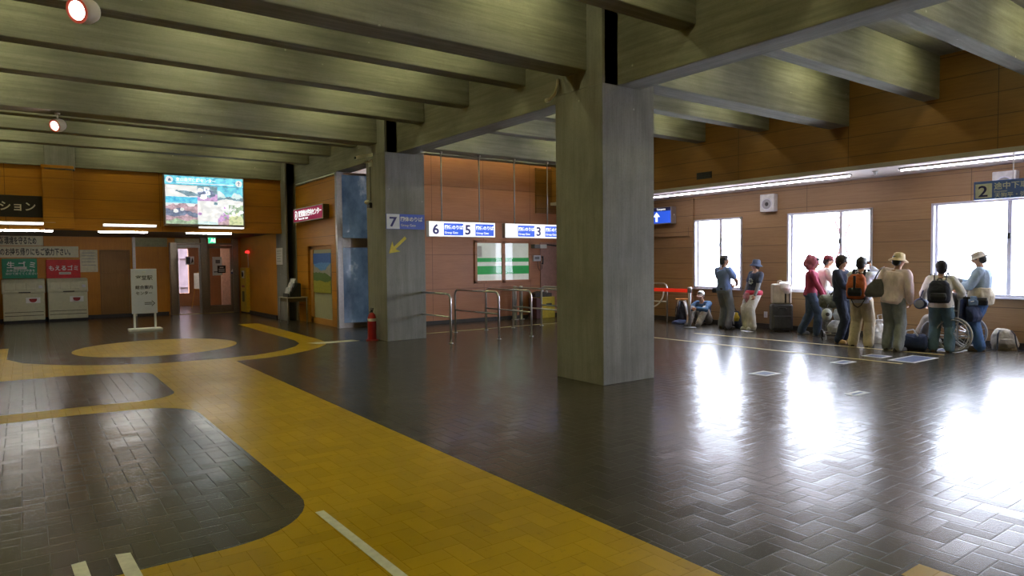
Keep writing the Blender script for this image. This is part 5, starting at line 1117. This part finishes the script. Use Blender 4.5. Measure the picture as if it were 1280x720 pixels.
b = MB().loft([((0, -.37, .52), .16, .07), ((0, -.38, .60), .19, .09), ((0, -.36, .74), .18, .08), ((0, -.34, .80), .14, .05)], 20, p=3)
wb = Matrix.Translation(WC) @ Matrix.Rotation(wz, 4, 'Z')
t = thing('hanging_bag', 'dark navy bag hung on the back of the wheelchair', 'bag', tuple(wb @ Vector((0, -.37, .52))), wz); o = Vector((0, -.37, .52)); ob = obj('bag', shift(b, o), BL, t, remesh=.012, relax=2); crumple(ob, .01, 8, 6); [obj('strap', shift(MB().tube([(q*.15, -.33, .78), (q*.24, -.36, .94)], .012, 6), o), M['black'], t) for q in (-1, 1)]
t = thing('blue_blanket', 'pale blue folded cloth on top of the bag behind the wheelchair', 'blanket', tuple(wb @ Vector((0, -.38, .80))), wz); o = Vector((0, -.38, .80)); ob = obj('cloth', shift(MB().loft([((0, -.38, .80), .15, .08), ((.02, -.37, .87), .16, .09), ((.03, -.36, .94), .08, .05)], 18, p=2.4), o), cloth('pale_blue_cloth', (.18, .28, .45), var=.5), t, remesh=.012, relax=2); crumple(ob, .02, 10, 7); obj('band', shift(MB().tube([(-.16, -.38, .86), (0, -.47, .89), (.17, -.37, .88)], .008, 6), o), M['white'], t)

# ------------------------------------------------------------------ luggage
def sack(b, mat, t, name='bag', amp=.012, sd=1, vox=.012, relax=3):
    o = obj(name, b, mat, t, remesh=vox, relax=relax); crumple(o, amp, 9, sd); return o
t = thing('frame_backpack', 'black and white hiking backpack lying open by the red belt barrier', 'backpack', (13.55, 11.35, 0), away(848))
sack(MB().loft([((0, .05, .02), .16, .10), ((0, .06, .12), .18, .12), ((0, .10, .40), .16, .11), ((0, .14, .56), .12, .08)], 20, p=2.8), C['black_nylon'], t, 'pack_body', .012, 2)
obj('frame', MB().tube([(-.16, -.10, .02), (-.13, -.02, .30), (-.09, .05, .58), (0, .08, .62), (.09, .05, .58), (.13, -.02, .30), (.16, -.10, .02)], .014, 8), M['white'], t, smooth=True)
for s in (-1, 1): obj('shoulder_strap', MB().tube([(s*.05, .02, .56), (s*.10, -.08, .42), (s*.12, -.12, .25), (s*.15, -.10, .08)], .028, 8, flat=.5), cloth('pale_strap', (.45, .45, .44)) if s > 0 else C['black_nylon'], t, smooth=True)
sack(MB().loft([((-.05, -.18, .01), .22, .10), ((-.05, -.16, .06), .20, .09), ((-.02, -.12, .10), .12, .06)], 20), C['navy_nylon'], t, 'hip_belt', .01, 3)
obj('top_band', MB().box(-.16, .02, .60, .16, .12, .63), plain('orange_band', (.50, .18, .03), .6), t, .01)
t = thing('yellow_backpack', 'small yellow and black backpack on the floor beside the man in light blue', 'backpack', (13.5, 9.72, 0), away(921) + R(20))
sack(MB().loft([((0, 0, .0), .13, .10), ((0, 0, .10), .15, .12), ((0, .02, .28), .13, .10), ((0, .03, .40), .08, .06)], 20, p=2.6), C['black_nylon'], t, 'pack_body', .01, 4)
sack(MB().loft([((-.03, -.10, .17), .07, .04), ((-.02, -.09, .25), .085, .045), ((-.02, -.05, .37), .06, .04)], 16), C['yellow_nylon'], t, 'front_panel', .008, 5)
obj('strap', MB().tube([(-.05, -.09, .38), (-.10, -.13, .25), (-.08, -.13, .10)], .018, 8, flat=.5), M['paper'], t, smooth=True); obj('top_loop', MB().tube([(-.03, .02, .40), (0, .02, .46), (.03, .02, .40)], .010, 6), C['black_nylon'], t, smooth=True)
for k, (dx, lab) in enumerate(((0, 'dark trekking pole leaning on the wall behind the yellow backpack'), (.14, 'second trekking pole leaning on the wall, closer to the leaning woman'))):
    t = thing('trekking_pole', lab, 'trekking pole', (13.75, 9.68 - dx, 0)); top = Vector((.26, -.03, .96 - .06*k))
    obj('shaft', MB().tube([(0, 0, .0), tuple(top*.9)], .011, 8), plain('dark_pole', (.10, .08, .10), .4, .5), t, smooth=True); obj('grip', MB().tube([tuple(top*.86), tuple(top)], .019, 10), M['black'], t, smooth=True); obj('basket', MB().lathe([(.012, .06), (.04, .065), (.012, .075)], (.015, 0, 0), 14), M['black'], t)
t = thing('suitcase', 'dark grey upright suitcase standing on the floor between the two smaller windows', 'suitcase', (13.62, 8.62, 0), away(975) + R(12))
obj('shell', MB().box(-.23, -.14, .03, .23, .14, .62), cloth('grey_suitcase', (.075, .075, .085)), t, .05); obj('front_pocket', MB().box(-.19, -.165, .08, .19, -.13, .36), cloth('grey_pocket', (.065, .065, .075)), t, .02); obj('side_handle', MB().tube([(-.08, -.15, .52), (-.06, -.18, .53), (.06, -.18, .53), (.08, -.15, .52)], .012, 8), M['black'], t, smooth=True)
for s in (-1, 1): obj('wheel', MB().disc((s*.17, -.08, .03), .03, 'x', .02, 14), M['black'], t)
sc_ = Matrix.Translation((13.62, 8.62, .62)) @ Matrix.Rotation(away(975) + R(12), 4, 'Z')
t = thing('carry_bag', 'off-white carry bag with dark strap standing on the grey suitcase', 'bag', (13.62, 8.62, .62), away(975) + R(12))
obj('bag_body', MB().box(-.20, -.12, 0, .20, .12, .44), cloth('off_white_canvas', (.60, .56, .48)), t, .03); obj('strap', MB().box(.05, -.128, .02, .085, -.118, .40), M['black'], t, .003); obj('strap', MB().box(.14, -.128, .02, .165, -.118, .40), M['black'], t, .003)
ob = sack(MB().loft([((.09, -.11, .22), .06, .03), ((.08, -.11, .34), .12, .05), ((.06, -.06, .45), .13, .08), ((.06, -.04, .49), .08, .05)], 18), plain('bright_white_cloth', (.85, .85, .85), .8), t, 'towel', .01, 8); obj('handle', MB().tube([(-.08, 0, .44), (-.07, 0, .50), (.0, 0, .51), (.03, 0, .46)], .010, 8), C['beige'], t, smooth=True)
cz = away(1033) + R(10)
t = thing('luggage_cart', 'metal luggage cart with loaded bags behind the person in the navy jacket', 'luggage cart', (13.2, 7.15, 0), cz)
obj('frame', MB().tube([(-.20, .18, .12), (-.20, .20, .80), (.20, .20, .80), (.20, .18, .12)], .013, 8).tube([(-.22, -.25, .11), (-.20, .18, .12), (.20, .18, .12), (.22, -.25, .11), (-.22, -.25, .11)], .013, 8), M['alu'], t, smooth=True)
for s in (-1, 1): obj('wheel', MB().torus((s*.23, .10, .09), .07, .02, 'x', 22, 8).disc((s*.23 - .01, .10, .09), .055, 'x', .02, 16), M['black'], t, smooth=True); obj('foot', MB().tube([(s*.22, -.25, .11), (s*.22, -.26, .0)], .013, 8), M['alu'], t)
def cart(name, label, cat, base, build):
    m_ = Matrix.Translation((13.2, 7.15, 0)) @ Matrix.Rotation(cz, 4, 'Z'); tt = thing(name, label, cat, tuple(m_ @ Vector(base)), cz); build(tt)
cart('olive_duffel', 'olive duffel bag lying on top of the loaded luggage cart', 'duffel bag', (0, -.02, .62), lambda tt: (sack(MB().tube([(-.30, 0, .13), (-.25, 0, .13), (.25, 0, .13), (.30, 0, .13)], [.10, .135, .135, .10], 20), C['olive'], tt, 'bag', .012, 3), obj('handle', MB().tube([(-.10, -.05, .25), (-.08, -.06, .31), (.08, -.06, .31), (.10, -.05, .25)], .012, 8), M['black'], tt, smooth=True)))
cart('grocery_bag', 'white printed plastic bag in the luggage cart under the olive duffel', 'plastic bag', (.10, -.08, .38), lambda tt: (sack(MB().loft([((0, 0, 0), .14, .10), ((0, 0, .10), .17, .13), ((0, 0, .22), .13, .09)], 18), plain('white_plastic', (.68, .70, .76), .4, 0, .2, 14), tt, 'bag', .018, 5), obj('print_patch', MB().box(-.06, -.145, .07, .06, -.125, .15), plain('pale_blue_print', (.25, .45, .65), .5), tt, .004)))
cart('plastic_bag', 'crumpled white plastic bag low in the luggage cart', 'plastic bag', (.02, -.10, .14), lambda tt: (sack(MB().loft([((0, 0, 0), .17, .12), ((0, 0, .10), .20, .15), ((.02, 0, .23), .14, .10)], 18), plain('grey_white_plastic', (.60, .60, .62), .45, 0, .25, 14), tt, 'bag', .022, 6), obj('knot', MB().ell((.02, 0, .235), (.03, .03, .02)), M['white'], tt, smooth=True)))
cart('helmet', 'pale round helmet hanging at the side of the luggage cart', 'helmet', (-.20, -.22, .40), lambda tt: (obj('shell', MB().ell((0, 0, .10), (.10, .11, .12)), plain('pale_helmet', (.46, .48, .44), .5), tt, smooth=True), obj('badge', MB().ell((.0, -.095, .11), (.04, .022, .04)), M['dark'], tt, smooth=True), obj('strap', MB().tube([(0, 0, .21), (.03, .02, .30)], .008, 6), M['black'], tt)))
t = thing('shopping_bag', 'white plastic shopping bag on the floor by the wall near the straw-hatted woman', 'plastic bag', (13.15, 6.28, 0), away(1098)); sack(MB().loft([((0, 0, 0), .16, .12), ((0, 0, .10), .19, .14), ((0, 0, .24), .13, .09), ((.02, 0, .36), .05, .035), ((.03, 0, .44), .07, .04)], 20), plain('milky_plastic', (.66, .66, .66), .4, 0, .15, 12), t, 'bag', .022, 11); obj('handle', MB().tube([(0, 0, .42), (-.02, 0, .52), (.06, 0, .54), (.07, 0, .43)], .010, 8), M['white'], t, smooth=True)
t = thing('duffel_bag', 'dark navy duffel bag on the floor between two travellers', 'duffel bag', (12.52, 5.42, 0), away(1137))
sack(MB().tube([(-.24, 0, .14), (-.20, 0, .14), (.20, 0, .14), (.24, 0, .14)], [.11, .14, .14, .11], 22), C['navy_nylon'], t, 'bag', .010, 12)
for s in (-1, 1): obj('handle', MB().tube([(-.10, s*.07, .25), (-.07, s*.06, .34), (.03, s*.04, .36), (.10, s*.07, .25)], .012, 8), M['white_panel'] if s < 0 else M['black'], t, smooth=True)
obj('zip', MB().box(-.19, -.008, .275, .19, .008, .286), M['dark'], t)
t = thing('beige_rucksack', 'beige rucksack with dark straps slumped by the wall below the big window', 'rucksack', (13.72, 4.42, 0), away(1247) + R(10))
sack(MB().loft([((0, 0, 0), .18, .12), ((0, 0, .10), .21, .14), ((-.02, .02, .26), .17, .11), ((-.03, .04, .36), .10, .07)], 20, p=2.5), cloth('beige_canvas', (.50, .46, .38)), t, 'pack_body', .016, 13)
sack(MB().loft([((0, -.12, .05), .11, .05), ((0, -.13, .12), .12, .06), ((0, -.11, .2), .10, .045)], 16), cloth('beige_pocket', (.30, .27, .22)), t, 'front_pocket', .008, 14)
for s in (-1, 1): obj('strap', MB().tube([(s*.08, -.03, .34), (s*.12, -.10, .28), (s*.13, -.14, .15), (s*.15, -.20, .015), (s*.30, -.24, .012)], .014, 8, flat=.5), C['black_nylon'], t, smooth=True)
